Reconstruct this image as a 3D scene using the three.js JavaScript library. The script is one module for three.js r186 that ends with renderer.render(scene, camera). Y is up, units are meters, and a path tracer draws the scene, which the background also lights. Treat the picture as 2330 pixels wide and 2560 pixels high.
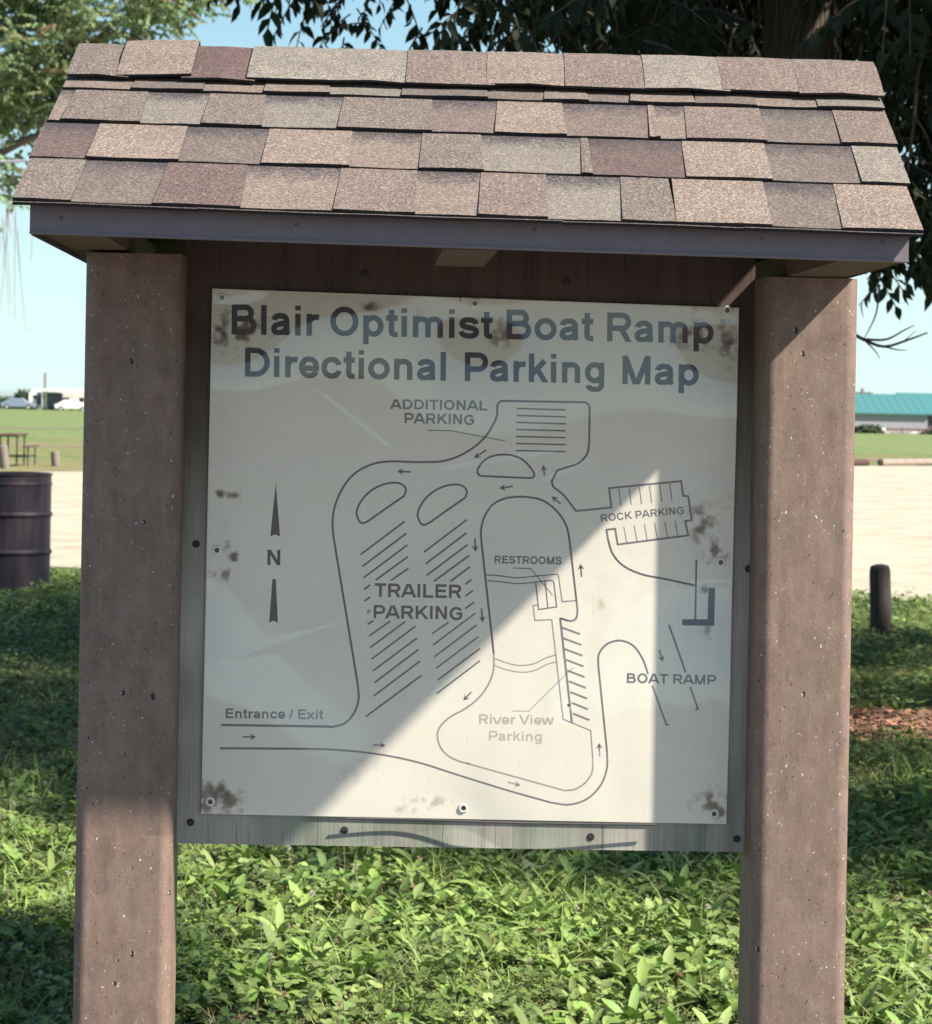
import * as THREE from 'three';
import { mergeGeometries } from 'three/addons/utils/BufferGeometryUtils.js';
import { RoundedBoxGeometry } from 'three/addons/geometries/RoundedBoxGeometry.js';

// ------------------------------------------------------------------ camera, sky, sun, exposure
const scene = new THREE.Scene();
const camera = new THREE.PerspectiveCamera(23.96, 932 / 1024, 0.1, 1500);
camera.position.set(0, 1.5, 0);
camera.rotation.set(0, 0, THREE.MathUtils.degToRad(1.05));
camera.setViewOffset(932, 1024, 0, 105.6, 932, 1024);          // a lens shifted down, so that the posts stay upright
camera.focus = 3.5;
camera.userData.fStop = 19;

const SUN = new THREE.Vector3(1.892, 1.97, 0.918).normalize();
const sun = new THREE.DirectionalLight(new THREE.Color(1, 0.93, 0.81), 5);
sun.shadow.radius = 2.6;
sun.target.position.set(0, 1, -10);
sun.position.copy(sun.target.position).addScaledVector(SUN, 60);
sun.castShadow = true;
sun.shadow.mapSize.set(4096, 4096);
Object.assign(sun.shadow.camera, { left: -40, right: 40, top: 40, bottom: -40, near: 1, far: 200 });
scene.add(sun, sun.target);

function makeSky() {
  const W = 512, H = 512, d = new Float32Array(W * H * 4);
  const stops = [[0, .37, .47, .45], [.05, .335, .45, .45], [.1, .26, .39, .435], [.17, .185, .315, .405], [.35, .115, .195, .315], [.6, .075, .13, .245], [1, .055, .095, .20]];
  for (let y = 0; y < H; y++) for (let x = 0; x < W; x++) {
    const el = ((y + .5) / H - .5) * Math.PI, e = Math.max(0, Math.sin(el)), o = (y * W + x) * 4, az = ((x + .5) / W - .5) * 2 * Math.PI;
    const toSun = Math.acos(Math.min(1, Math.cos(az) * Math.cos(el) * SUN.x + Math.sin(el) * SUN.y + Math.sin(az) * Math.cos(el) * SUN.z)), glow = .6 * Math.exp(-toSun / .55);   // the air is brighter round the sun
    let i = 0;
    while (i < stops.length - 2 && e > stops[i + 1][0]) i++;
    const k = (e - stops[i][0]) / (stops[i + 1][0] - stops[i][0]);
    for (let c = 0; c < 3; c++) d[o + c] = el < -.03 ? [.14, .14, .1][c] : (stops[i][c + 1] * (1 - k) + stops[i + 1][c + 1] * k) * (1 + glow * [1.15, 1, .85][c]);
    d[o + 3] = 1;
  }
  const t = new THREE.DataTexture(d, W, H, THREE.RGBAFormat, THREE.FloatType);
  t.mapping = THREE.EquirectangularReflectionMapping;
  t.magFilter = t.minFilter = THREE.LinearFilter;
  t.needsUpdate = true;
  return t;
}
scene.background = scene.environment = makeSky();

const renderer = new THREE.WebGLRenderer({ antialias: true });
renderer.toneMapping = THREE.LinearToneMapping;
renderer.toneMappingExposure = 2.2;
renderer.shadowMap.enabled = true;

// ------------------------------------------------------------------ helpers
function rng(a) { return () => { a |= 0; a = a + 0x6d2b79f5 | 0; let t = Math.imul(a ^ a >>> 15, 1 | a); t = t + Math.imul(t ^ t >>> 7, 61 | t) ^ t; return ((t ^ t >>> 14) >>> 0) / 4294967296; }; }
const R = rng(7);
const rr = (a, b, r = R) => a + (b - a) * r();
const gauss = (r = R) => Math.sqrt(-2 * Math.log(1 - r() * .9999)) * Math.cos(6.28318 * r());
const lerp = THREE.MathUtils.lerp, clamp = THREE.MathUtils.clamp, sstep = (a, b, x) => THREE.MathUtils.smoothstep(x, a, b);
const V = (x, y, z) => new THREE.Vector3(x, y, z);
const lin = (r, g, b) => new THREE.Color().setRGB(r, g, b);
const hash = (x, y, s) => { let h = Math.imul(x | 0, 374761393) + Math.imul(y | 0, 668265263) + Math.imul(s | 0, 2147483) | 0; h = Math.imul(h ^ h >>> 13, 1274126177); return ((h ^ h >>> 16) >>> 0) / 4294967296; };
function vnoise(x, y, s = 0, wrap = 0) {                          // value noise, wrapping if asked
  const ix = Math.floor(x), iy = Math.floor(y), m = (v) => wrap ? ((v % wrap) + wrap) % wrap : v;
  let fx = x - ix, fy = y - iy; fx = fx * fx * (3 - 2 * fx); fy = fy * fy * (3 - 2 * fy);
  return lerp(lerp(hash(m(ix), m(iy), s), hash(m(ix + 1), m(iy), s), fx), lerp(hash(m(ix), m(iy + 1), s), hash(m(ix + 1), m(iy + 1), s), fx), fy);
}
const fbm = (x, y, s = 0, n = 4, wrap = 0) => { let v = 0, a = .5, t = 0; for (let i = 0; i < n; i++) { v += a * vnoise(x, y, s + i, wrap); t += a; a *= .5; x *= 2; y *= 2; wrap *= 2; } return v / t; };
// a texture computed texel by texel; f returns [r,g,b] linear
function dataTex(W, H, f, srgb = true) {
  const d = new Uint8Array(W * H * 4), g = (x) => x <= .0031308 ? x * 12.92 : 1.055 * Math.pow(x, 1 / 2.4) - .055;
  for (let y = 0; y < H; y++) for (let x = 0; x < W; x++) {
    const c = f(x, y), o = (y * W + x) * 4;
    for (let k = 0; k < 3; k++) d[o + k] = 255 * clamp(srgb ? g(clamp(c[k], 0, 1)) : c[k], 0, 1);
    d[o + 3] = 255;
  }
  const t = new THREE.DataTexture(d, W, H);
  t.wrapS = t.wrapT = THREE.RepeatWrapping;
  t.magFilter = THREE.LinearFilter; t.minFilter = THREE.LinearMipmapLinearFilter; t.generateMipmaps = true;
  if (srgb) t.colorSpace = THREE.SRGBColorSpace;
  t.needsUpdate = true;
  return t;
}
function canvasTex(c) { const t = new THREE.CanvasTexture(c); t.colorSpace = THREE.SRGBColorSpace; t.anisotropy = 8; return t; }
const std = (o) => new THREE.MeshStandardMaterial({ roughness: .8, ...o });
const leafMat = (color, tr = .3, rough = .75) => new THREE.MeshPhysicalMaterial({ color, roughness: rough, transmission: tr, thickness: 0, side: THREE.DoubleSide, specularIntensity: .5 });

const used = {};
function numbered(n) { const k = used[n] = (used[n] ?? -1) + 1; return k ? n + '_' + String(k).padStart(3, '0') : n; }
function tag(o, label, category, group, kind) { Object.assign(o.userData, label && { label }, category && { category }, group && { group }, kind && { kind }); return o; }
function thing(name, label, category, pos = [0, 0, 0], turn = 0, group) {
  const o = new THREE.Group(); o.name = numbered(name); o.position.set(...pos); o.rotation.y = turn; scene.add(o);
  return tag(o, label, category, group);
}
function part(name, geo, mat, parent, label) {
  const m = new THREE.Mesh(geo, mat); m.name = name; m.castShadow = m.receiveShadow = true; parent.add(m);
  if (label) m.userData.label = label;
  return m;
}
function struct(name, geo, mat, label) { const m = part(name, geo, mat, scene); return tag(m, label, null, null, 'structure'); }
function instanced(name, geo, mat, list, parent, color) {
  const m = new THREE.InstancedMesh(geo, mat, list.length);
  list.forEach((e, i) => { m.setMatrixAt(i, e.m); if (color) m.setColorAt(i, e.c); });
  m.name = name; m.castShadow = m.receiveShadow = true; parent.add(m); m.userData.kind = 'stuff';
  return m;
}
const M4 = (p, q, s) => new THREE.Matrix4().compose(p, q, typeof s === 'number' ? V(s, s, s) : s);
const Q = (x, y, z, order = 'YXZ') => new THREE.Quaternion().setFromEuler(new THREE.Euler(x, y, z, order));
const box = (w, h, d, x = 0, y = 0, z = 0) => new THREE.BoxGeometry(w, h, d).translate(x, y, z);
const rbox = (w, h, d, r, x = 0, y = 0, z = 0) => new RoundedBoxGeometry(w, h, d, 2, r).translate(x, y, z);
function geoOf(pos, idx, uv) {
  const g = new THREE.BufferGeometry();
  g.setAttribute('position', new THREE.Float32BufferAttribute(pos, 3));
  g.setAttribute('uv', new THREE.Float32BufferAttribute(uv ?? new Float32Array(pos.length / 3 * 2), 2));
  g.setIndex(idx); g.computeVertexNormals();
  return g;
}
// a solid between two quads given as corners a (near) and b (far), flat shaded faces; uv in metres along x and y of the first quad
function hexa(a, b) {
  const p = [], uv = [], idx = [], w = a[0].distanceTo(a[1]), h = a[0].distanceTo(a[3]);
  const quad = (q, t) => { const n = p.length / 3; q.forEach((v, i) => { p.push(v.x, v.y, v.z); uv.push(...t[i]); }); idx.push(n, n + 1, n + 2, n, n + 2, n + 3); };
  const T = [[0, 0], [w, 0], [w, h], [0, h]];
  quad(a, T); quad([b[1], b[0], b[3], b[2]], [[w, 0], [0, 0], [0, h], [w, h]]);
  const d = a[0].distanceTo(b[0]);
  for (let i = 0; i < 4; i++) { const j = (i + 1) % 4; quad([a[j], a[i], b[i], b[j]], [T[j], T[i], [T[i][0], T[i][1] - d], [T[j][0], T[j][1] - d]]); }
  return geoOf(p, idx, uv);
}
// a tube through points with a radius at each; bark may push it in and out
function limb(pts, radii, seg = 10, steps = 12, bump = 0, seed = 1) {
  const c = new THREE.CatmullRomCurve3(pts), p = [], idx = [], uv = [], n = c.getPoints(steps);
  let prev = V(0, 0, 1);
  for (let i = 0; i <= steps; i++) {
    const t = c.getTangent(i / steps), k = i / steps * (radii.length - 1), a = Math.min(radii.length - 2, Math.floor(k)), r0 = lerp(radii[a], radii[a + 1], k - a);
    const x = V().crossVectors(t, prev).normalize(), y = V().crossVectors(x, t).normalize(); prev = y;
    for (let j = 0; j <= seg; j++) {
      const a2 = j / seg * Math.PI * 2, r = r0 * (1 + bump * (fbm(j % seg * 1.7, i * .6, seed) - .5));
      const v = n[i].clone().addScaledVector(x, Math.cos(a2) * r).addScaledVector(y, Math.sin(a2) * r);
      p.push(v.x, v.y, v.z); uv.push(j / seg * Math.PI * 2 * radii[0], i / steps * c.getLength());
      if (i < steps && j < seg) { const o = i * (seg + 1) + j; idx.push(o, o + 1, o + seg + 2, o, o + seg + 2, o + seg + 1); }
    }
  }
  return geoOf(p, idx, uv);
}
// a leaf blade lying along +z from the origin, its face up: width profile, fold at the midrib, droop
function leaf(len, wid, { seg = 3, fold = .25, droop = .3, shape = (t) => Math.sin(Math.PI * Math.pow(t, .8)), wave = 0 } = {}) {
  const p = [], idx = [], uv = [];
  for (let i = 0; i <= seg; i++) {
    const t = i / seg, w = Math.max(shape(t), i === seg ? 0 : .06) * wid / 2, y = -droop * len * t * t, z = len * t * (1 - .15 * droop * t);
    const wv = wave * Math.sin(t * 9);
    p.push(-w, y + fold * w + wv * wid, z, 0, y, z, w, y + fold * w - wv * wid, z); uv.push(0, t, .5, t, 1, t);
    if (i < seg) { const o = i * 3; for (const k of [0, 1]) idx.push(o + k, o + k + 3, o + k + 1, o + k + 1, o + k + 3, o + k + 4); }
  }
  return geoOf(p, idx, uv);
}
const put = (g, p, q = Q(0, 0, 0), s = 1) => g.clone().applyMatrix4(M4(p, q, s));

// ------------------------------------------------------------------ ground, gravel lot, path
const dip = (x, d) => x > 6 ? -1.75 * sstep(186, 226, d) * sstep(6, 22, x) : 0;
function sheet(xs, ds, y, f) {
  const p = [], uv = [], idx = [];
  ds.forEach((d, i) => xs.forEach((x, j) => { p.push(x, y + (f ? f(x, d) : 0), -d); uv.push(x, d); if (i && j) { const o = i * xs.length + j, q = o - xs.length; idx.push(q - 1, q, o, q - 1, o, o - 1); } }));
  return geoOf(p, idx, uv);
}
const lawnTex = dataTex(512, 512, (x, y) => { const n = fbm(x / 16, y / 16, 3, 4, 32), m = hash(x, y, 9), s = fbm(x / 64, y / 64, 17, 3, 8); const k = .35 + .9 * n * (.6 + .8 * m); return [lerp(.05, .075, s) * k, lerp(.085, .08, s) * k, .028 * k]; });
lawnTex.repeat.set(.5, .5);
const meadowTex = dataTex(512, 512, (x, y) => { const n = fbm(x / 10, y / 10, 5, 4, 52), m = hash(x, y, 19), s = sstep(.4, .66, fbm(x / 50, y / 50, 33, 3, 11)), k = .45 + .8 * n + .3 * (m - .5); return [lerp(.145, .20, s) * k, lerp(.215, .21, s) * k, lerp(.052, .075, s) * k]; });
meadowTex.repeat.set(1 / 14, 1 / 14);
{
  const ds = [-30, -5, 3, 5, 7, 9, 12, 16, 20, 25, 35, 50, 70, 90, 120, 150, 180, 186, 190, 195, 200, 206, 212, 220, 226, 240, 300, 500, 1300];
  struct('ground', sheet([-700, -200, -60, -20, -8, -4, 0, 4, 6, 9, 12, 16, 20, 24, 60, 200, 700], ds, 0, dip), std({ map: lawnTex, roughness: 1 }), 'shaded and sunlit lawn soil under weeds and grass');
}
const lotNear = (x) => 20.4 - .22 * x + .5 * Math.sin(x * 1.1) + .55 * (fbm(x * 1.3, 2, 5) - .5), lotFar = (x) => 50 + (x + 8.3) * .97 + 1.1 * (fbm(x * .4, 7, 8) - .5);
const span = (a, b, n) => Array.from({ length: n + 1 }, (_, i) => a + (b - a) * i / n);
function strip(xs, lo, hi, y, rows = 1) {
  const p = [], uv = [], idx = [];
  xs.forEach((x, i) => { for (let k = 0; k <= rows; k++) { const d = lerp(lo(x), hi(x), k / rows); p.push(x, y, -d); uv.push(x, d); if (i && k) { const o = i * (rows + 1) + k, q = o - rows - 1; idx.push(q - 1, o - 1, o, q - 1, o, q); } } });
  return geoOf(p, idx, uv);
}
const gravelTex = dataTex(1024, 1024, (x, y) => { const n = fbm(x / 64, y / 64, 51, 5, 16), m = hash(x, y, 4), q = fbm(x / 7, y / 7, 88, 2, 146), k = .66 + .5 * n + .36 * (m - .5) * q; return [.455 * k, .40 * k, .30 * k]; });
gravelTex.repeat.set(1 / 7, 1 / 7);
const gravelWide = std({ map: gravelTex, roughness: 1 });
struct('gravel_lot', strip(span(-40, 34, 220), lotNear, (x) => Math.max(lotNear(x) + .2, lotFar(x)), .004, 6), gravelWide, 'pale sandy gravel parking lot in full sun');
struct('meadow', sheet(span(-600, 600, 60), [90, 120, 150, 180, 186, 190, 195, 200, 206, 212, 220, 226, 240, 300, 500, 1290], .012, dip), std({ map: meadowTex, roughness: 1 }), 'bright green meadow beyond the gravel lot');
struct('verge', strip(span(-60, 60, 120), (x) => Math.max(22, lotFar(x) + .05), () => 90, .008, 4), std({ map: meadowTex, color: lin(1.12, .9, .95), roughness: 1 }), 'mown green verge beyond the gravel lot');
struct('gravel_drive', sheet([-300, -60, -20, -8, 0, 8, 20, 60, 300], [-600, -200, -60, -20, -6, 0, 2, 3.2], .010), std({ map: gravelTex, color: lin(.36, .36, .42), roughness: 1 }), 'grey gravel drive in front of the kiosk');
struct('dry_grass', strip(span(-60, 8, 40), (x) => 117 + 1.5 * fbm(x * .3, 1, 4), (x) => 122 + 2.5 * fbm(x * .3, 6, 4), .02), std({ color: lin(.36, .36, .27), map: gravelTex, roughness: 1 }), 'pale dry grass band across the meadow');
struct('path', strip(span(-60, 40, 50), (x) => 75.5 + (x + 12) * .03 + .3 * Math.sin(x), (x) => 79.5 + (x + 12) * .03 + .3 * Math.sin(x + 1), .016), std({ color: lin(.5, .43, .34), map: gravelTex, roughness: 1 }), 'narrow sandy track crossing the verge');

// ------------------------------------------------------------------ kiosk
const kiosk = thing('notice_kiosk', 'roofed notice kiosk with brown posts, shingle roof and faded parking map', 'information sign', [0, 0, -3.5], .04363);

// granule mixes of the shingles
function granules(seed, mix, band) {
  return dataTex(512, 512, (x, y) => {
    const gx = Math.floor(x / 3.1 + .7 * Math.sin(y * .9)), gy = Math.floor(y / 3 + .7 * Math.sin(x * .8)), h = hash(gx, gy, seed), w = hash(gx, gy, seed + 50), l = .42 + 1.05 * w * w + .2 * hash(x, y, seed + 3);
    let c = mix[Math.min(mix.length - 1, Math.floor(h * mix.length))];
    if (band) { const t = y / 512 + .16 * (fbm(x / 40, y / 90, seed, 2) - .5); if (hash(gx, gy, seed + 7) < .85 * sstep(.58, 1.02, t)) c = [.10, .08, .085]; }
    const k = l * (.9 + .2 * fbm(x / 90, y / 90, seed + 9, 2, 0));
    return [c[0] * k, c[1] * k, c[2] * k];
  });
}
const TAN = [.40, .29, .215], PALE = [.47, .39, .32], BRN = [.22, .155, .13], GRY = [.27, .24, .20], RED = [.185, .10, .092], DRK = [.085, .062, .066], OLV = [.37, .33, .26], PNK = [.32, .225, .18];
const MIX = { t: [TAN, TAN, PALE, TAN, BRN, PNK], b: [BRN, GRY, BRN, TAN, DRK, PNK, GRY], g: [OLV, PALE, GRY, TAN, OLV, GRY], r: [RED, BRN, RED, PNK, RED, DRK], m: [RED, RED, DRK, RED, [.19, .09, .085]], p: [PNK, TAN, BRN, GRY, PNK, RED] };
const bumpGrain = dataTex(512, 512, (x, y) => { const h = hash(Math.floor(x / 3.1 + .7 * Math.sin(y * .9)), Math.floor(y / 3 + .7 * Math.sin(x * .8)), 77); return [h, h, h]; }, false);
const shMat = {};
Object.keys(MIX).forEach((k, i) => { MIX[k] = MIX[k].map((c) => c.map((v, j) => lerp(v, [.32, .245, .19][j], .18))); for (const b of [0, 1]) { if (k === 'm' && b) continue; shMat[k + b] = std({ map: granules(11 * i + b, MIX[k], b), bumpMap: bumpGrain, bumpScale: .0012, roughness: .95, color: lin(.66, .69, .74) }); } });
const edgeMat = std({ color: lin(.02, .018, .02), roughness: 1 });

const EL = V(-.597, 1.7475, .4165), ER = V(.566, 1.7319, .4165), RL = V(-.5775, 2.0005, -.05), RRt = V(.594, 2.0012, -.05);
const roofN = V().crossVectors(V().subVectors(ER, EL), V().subVectors(RL, EL)).normalize();
function RP(s, t, h = 0) { return EL.clone().lerp(ER, s).lerp(RL.clone().lerp(RRt, s), t).addScaledVector(roofN, h); }
// the deck: both slopes as 14 mm boards
const BK = (s, t, h) => { const v = RP(s, t, 0), n = V(roofN.x, roofN.y, -roofN.z); v.z = -.10 - v.z; return v.addScaledVector(n, h); };
const deckF = hexa([RP(.006, .05, -.014), RP(.994, .05, -.014), RP(.994, 1, -.014), RP(.006, 1, -.014)].reverse(), [RP(.006, .05, 0), RP(.994, .05, 0), RP(.994, 1, 0), RP(.006, 1, 0)].reverse());
const deckB = hexa([BK(.006, 0, -.014), BK(.994, 0, -.014), BK(.994, .998, -.014), BK(.006, .998, -.014)], [BK(.006, 0, 0), BK(.994, 0, 0), BK(.994, .998, 0), BK(.006, .998, 0)]);
const woodDark = std({ color: lin(.035, .027, .022), roughness: .95 });
const roof = part('roof', mergeGeometries([deckF, deckB]), woodDark, kiosk, 'shingled gable roof with mixed tan, grey and maroon tabs');

function shingle(s0, s1, t0, t1, h, mat, skew0 = 0, skew1 = 0, thick = .0042, curl = 0) {
  const tb = t1 + .045, w = (s1 - s0) * 1.165, back = .0022;
  const nU = 3, p = [], uv = [], idx = [], u0 = hash(s0 * 999, t0 * 999, 5), v0 = mat.band ? 0 : hash(s0 * 777, t0 * 555, 6);
  const hh = (k, t) => lerp(h, back + h * .25, (t - t0) / (tb - t0)) + curl * Math.sin(k * 5 + s0 * 40) * (1 - (t - t0) / (tb - t0));
  const pt = (k, t, low) => { const f = (t - t0) / (t1 - t0), a = s0 + skew0 * f, b = s1 + skew1 * f; return RP(lerp(a, b, k), t, hh(k, t) - (low ? thick : 0)); };
  const quad = (a, b, c, d, ua, ub, uc, ud) => { const n = p.length / 3; for (const v of [a, b, c, d]) p.push(v.x, v.y, v.z); uv.push(...ua, ...ub, ...uc, ...ud); idx.push(n, n + 1, n + 2, n, n + 2, n + 3); };
  const U = (k, t) => [u0 + k * w / .24, v0 + (t - t0) / (t1 - t0) * (mat.band ? 1 : .55)];
  for (let i = 0; i < nU; i++) {
    const a = i / nU, b = (i + 1) / nU;
    quad(pt(a, t0), pt(b, t0), pt(b, tb), pt(a, tb), U(a, t0), U(b, t0), U(b, tb), U(a, tb));
  }
  const top = geoOf(p.slice(), idx.slice(), uv.slice()); p.length = idx.length = uv.length = 0;
  const z = [0, 0];
  for (let i = 0; i < nU; i++) { const a = i / nU, b = (i + 1) / nU; quad(pt(a, t0, 1), pt(b, t0, 1), pt(b, t0), pt(a, t0), z, z, z, z); quad(pt(b, t0, 1), pt(a, t0, 1), pt(a, tb, 1), pt(b, tb, 1), z, z, z, z); }
  quad(pt(0, tb, 1), pt(0, t0, 1), pt(0, t0), pt(0, tb), z, z, z, z); quad(pt(1, t0, 1), pt(1, tb, 1), pt(1, tb), pt(1, t0), z, z, z, z);
  const g = mergeGeometries([top, geoOf(p, idx, uv)], true);
  part('shingle', g, [mat.m, edgeMat], roof);
}
function course(t0, t1, base, edges, codes) {                      // a code is mix + '^' for a raised tab or '_' for the sheet behind with its dark band
  codes.forEach((c, i) => {
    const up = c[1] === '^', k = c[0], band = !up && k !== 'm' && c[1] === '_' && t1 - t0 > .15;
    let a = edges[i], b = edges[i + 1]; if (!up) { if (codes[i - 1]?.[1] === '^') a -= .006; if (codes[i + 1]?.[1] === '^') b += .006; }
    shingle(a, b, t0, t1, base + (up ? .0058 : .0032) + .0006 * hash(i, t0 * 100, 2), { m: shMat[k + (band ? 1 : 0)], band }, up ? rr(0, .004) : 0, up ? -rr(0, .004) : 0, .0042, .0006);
  });
}
// doubled starter edge under the eave, then four courses and the ridge
course(-.012, .10, .0005, span(0, 1, 5), ['b_', 'b_', 'b_', 'b_', 'b_'].map((x) => x[0] + '.'));
course(-.008, .255, .003, [-0.000,0.063,0.151,0.247,0.348,0.438,0.507,0.584,0.666,0.726,0.832,0.910,1.000], ['b^', 'b_', 'r^', 't_', 'p^', 't_', 'p^', 'g_', 'b^', 't^', 'b_', 't^']);
course(.255, .492, .004, [-0.002,0.062,0.166,0.259,0.359,0.438,0.512,0.624,0.637,0.744,0.843,0.946,1.002], ['r_', 't^', 'b_', 't^', 't_', 'b^', 'g_', 'b^', 'r_', 't^', 'b_', 'g^']);
course(.492, .722, .005, [0.002,0.017,0.109,0.180,0.251,0.339,0.450,0.524,0.609,0.707,0.720,0.751,0.846,0.935,1.002], ['t_', 'b^', 'g_', 'b^', 'g_', 'b^', 'p_', 't^', 'p_', 't^', 't_', 'p^', 'b_', 'p^']);
course(.722, .82, .006, [0.003,0.085,0.171,0.244,0.324,0.410,0.515,0.583,0.638,0.688,0.768,0.843,0.918,1.000], ['t_', 'b^', 't_', 't^', 'g_', 'b^', 'p_', 't^', 'b_', 't^', 'b^', 't_', 'g^'].map((x) => x[0] + (x[1] === '_' ? '.' : '^')));
// ridge caps bent over the ridge, each lapping the next
{
  const ed = [0.004,0.068,0.154,0.221,0.320,0.414,0.513,0.609,0.707,0.802,0.897,1.002], cols = ['b', 't', 'm', 'g', 'g', 'p', 't', 'p', 'g', 'p', 'p'];
  const rise = [.004, .009, .004, .006, .0055, .006, .0062, .0066, .007, .0066, .006];
  cols.forEach((c, i) => {
    const s0 = ed[i] - (i === 1 ? .004 : i === 2 ? .012 : 0), s1 = ed[i + 1] + (i < 10 && i !== 1 ? .01 : 0), hA = .016 + rise[i], hB = hA + (i === 1 ? .004 : -.0012), p = [], uv = [], idx = [], tf = .781 + .004 * Math.sin(i * 2.3), n = 7, mid = [];
    const prof = [];                                               // across the ridge: front leg, rounded top, back leg
    for (const t of [tf, tf + .07, .90, .965]) prof.push((s, h) => RP(s, t, h + (t === tf ? .0 : 0)));
    prof.push((s, h) => RP(s, 1, 0).add(V(0, h * 1.03 - .001, 0)));
    for (const t of [.965, .88, .78]) prof.push((s, h) => BK(s, t, h));
    const S = [s0, lerp(s0, s1, .5), s1], H = [hA, (hA + hB) / 2 + .0012, hB], th = .0036;
    const put4 = (a, b, c2, d, u) => { const k = p.length / 3; for (const v of [a, b, c2, d]) p.push(v.x, v.y, v.z); uv.push(...u); idx.push(k, k + 1, k + 2, k, k + 2, k + 3); };
    const ph = (k, j) => H[k] + (j === 0 ? .0011 * Math.sin(i * 3.1 + k * 2) - (i === 1 ? .0075 : .003) : j === 1 && i === 1 ? -.003 : j === 7 ? -.004 : 0);
    for (let k = 0; k < 2; k++) for (let j = 0; j < 7; j++) {
      const u = (x) => hash(i, 3, 1) + S[x] * 4.8, v = (y) => y * .16;
      put4(prof[j](S[k], ph(k, j)), prof[j](S[k + 1], ph(k + 1, j)), prof[j + 1](S[k + 1], ph(k + 1, j + 1)), prof[j + 1](S[k], ph(k, j + 1)), [u(k), v(j), u(k + 1), v(j), u(k + 1), v(j + 1), u(k), v(j + 1)]);
    }
    const top = geoOf(p.slice(), idx.slice(), uv.slice()); p.length = idx.length = uv.length = 0;
    const z8 = [0, 0, 0, 0, 0, 0, 0, 0];
    for (const k of [0, 1]) put4(prof[0](S[k], ph(k, 0) - th), prof[0](S[k + 1], ph(k + 1, 0) - th), prof[0](S[k + 1], ph(k + 1, 0)), prof[0](S[k], ph(k, 0)), z8);
    for (const [e, f] of [[0, 0], [2, 1]]) for (let j = 0; j < 7; j++) { const q = [prof[j](S[e], ph(e, j) - th), prof[j](S[e], ph(e, j)), prof[j + 1](S[e], ph(e, j + 1)), prof[j + 1](S[e], ph(e, j + 1) - th)]; if (f) q.reverse(); put4(...q, z8); }
    part('ridge_cap', mergeGeometries([top, geoOf(p, idx, uv)], true), [shMat[c + 0], edgeMat], roof);
  });
}

// fascia of brown painted metal, thin lip on its lower edge
const fasciaTex = dataTex(512, 128, (x, y) => { const k = .84 + .22 * fbm(x / 32, y / 20, 15, 4, 16) + .08 * (vnoise(x / 2, y / 60, 16) - .5), sp = hash(x >> 1, y >> 1, 8) > .996 ? 1.35 : 1; return [.16 * k * sp, .135 * k * sp, .162 * k * sp]; }); fasciaTex.repeat.set(2.2, 8);
const fasciaMat = std({ map: fasciaTex, roughness: .5 });
const F = (s, y, z) => V(lerp(-.579, .554, s), lerp(1.7516, 1.7385, s) - y, z);
{
  const q = (y0, y1, z) => [F(0, y1, z), F(1, y1, z), F(1, y0, z), F(0, y0, z)];
  part('fascia', mergeGeometries([hexa(q(-.0055, .0395, .394), q(-.0055, .0395, .377)), hexa(q(.0385, .041, .3965), q(.0385, .041, .375))]), fasciaMat, kiosk, 'grey brown metal fascia along the eave');
  const nail = new THREE.SphereGeometry(.0026, 8, 6).scale(1, 1, .4), f = kiosk.children.at(-1);
  for (const s of [.035, .3, .57, .83, .97]) { const p = F(s, .018 + .003 * Math.sin(s * 30), .3945); part('nail', nail.clone().translate(p.x, p.y, p.z), std({ color: lin(.1, .085, .1), roughness: .5 }), f); }
}
// posts of recycled plastic lumber
const postTex = (() => {
  const c = document.createElement('canvas'); c.width = 512; c.height = 2048; const x = c.getContext('2d'), r = rng(91);
  x.fillStyle = '#7a655a'; x.fillRect(0, 0, 512, 2048);
  for (let i = 0; i < 5200; i++) { const a = r(); x.fillStyle = `rgba(${a < .5 ? '80,64,58' : '150,130,120'},${.03 + .05 * r()})`; x.beginPath(); x.ellipse(r() * 512, r() * 2048, 3 + 22 * r(), 10 + 90 * r() * r(), 0, 0, 7); x.fill(); }
  for (let i = 0; i < 7000; i++) { const a = r(); x.fillStyle = a < .6 ? `rgba(58,46,46,${.1 + .35 * r()})` : `rgba(205,190,180,${.1 + .25 * r()})`; const q = 1.2 + 2 * r(); x.fillRect(r() * 512, r() * 2048, q, q * (.8 + 1.4 * r())); }
  for (let i = 0; i < 430; i++) { x.fillStyle = `rgba(236,230,224,${.45 + .55 * r()})`; x.save(); x.translate(r() * 512, r() * 2048); x.rotate((r() - .5) * 1.4); const s = 1.4 + 2.4 * r() * r(); x.fillRect(-s / 2, -s, s, s * (.9 + 2.6 * r() * r())); x.restore(); }
  for (let i = 0; i < 330; i++) { x.fillStyle = `rgba(34,24,28,${.35 + .5 * r()})`; x.beginPath(); x.ellipse(r() * 512, r() * 2048, 1 + 2.2 * r() * r(), 1.5 + 4.5 * r() * r(), (r() - .5) * 1.4, 0, 7); x.fill(); }
  for (let i = 0; i < 12; i++) { x.fillStyle = `rgba(22,16,20,.85)`; const px = r() * 512, py = r() * 2048; x.beginPath(); for (let k = 0; k < 8; k++) x.lineTo(px + Math.cos(k * .8) * (2 + 6 * r()), py + Math.sin(k * .8) * (3 + 9 * r())); x.fill(); if (r() < .6) { x.fillStyle = 'rgba(225,218,208,.8)'; x.fillRect(px + 3, py - 3, 3, 5); } }
  for (let i = 0; i < 14; i++) { x.fillStyle = `rgba(150,70,55,.5)`; x.fillRect(r() * 512, r() * 2048, 3 + 2 * r(), 3 + 4 * r()); }
  const t = canvasTex(c); t.wrapS = t.wrapT = THREE.RepeatWrapping; return t;
})();
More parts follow.
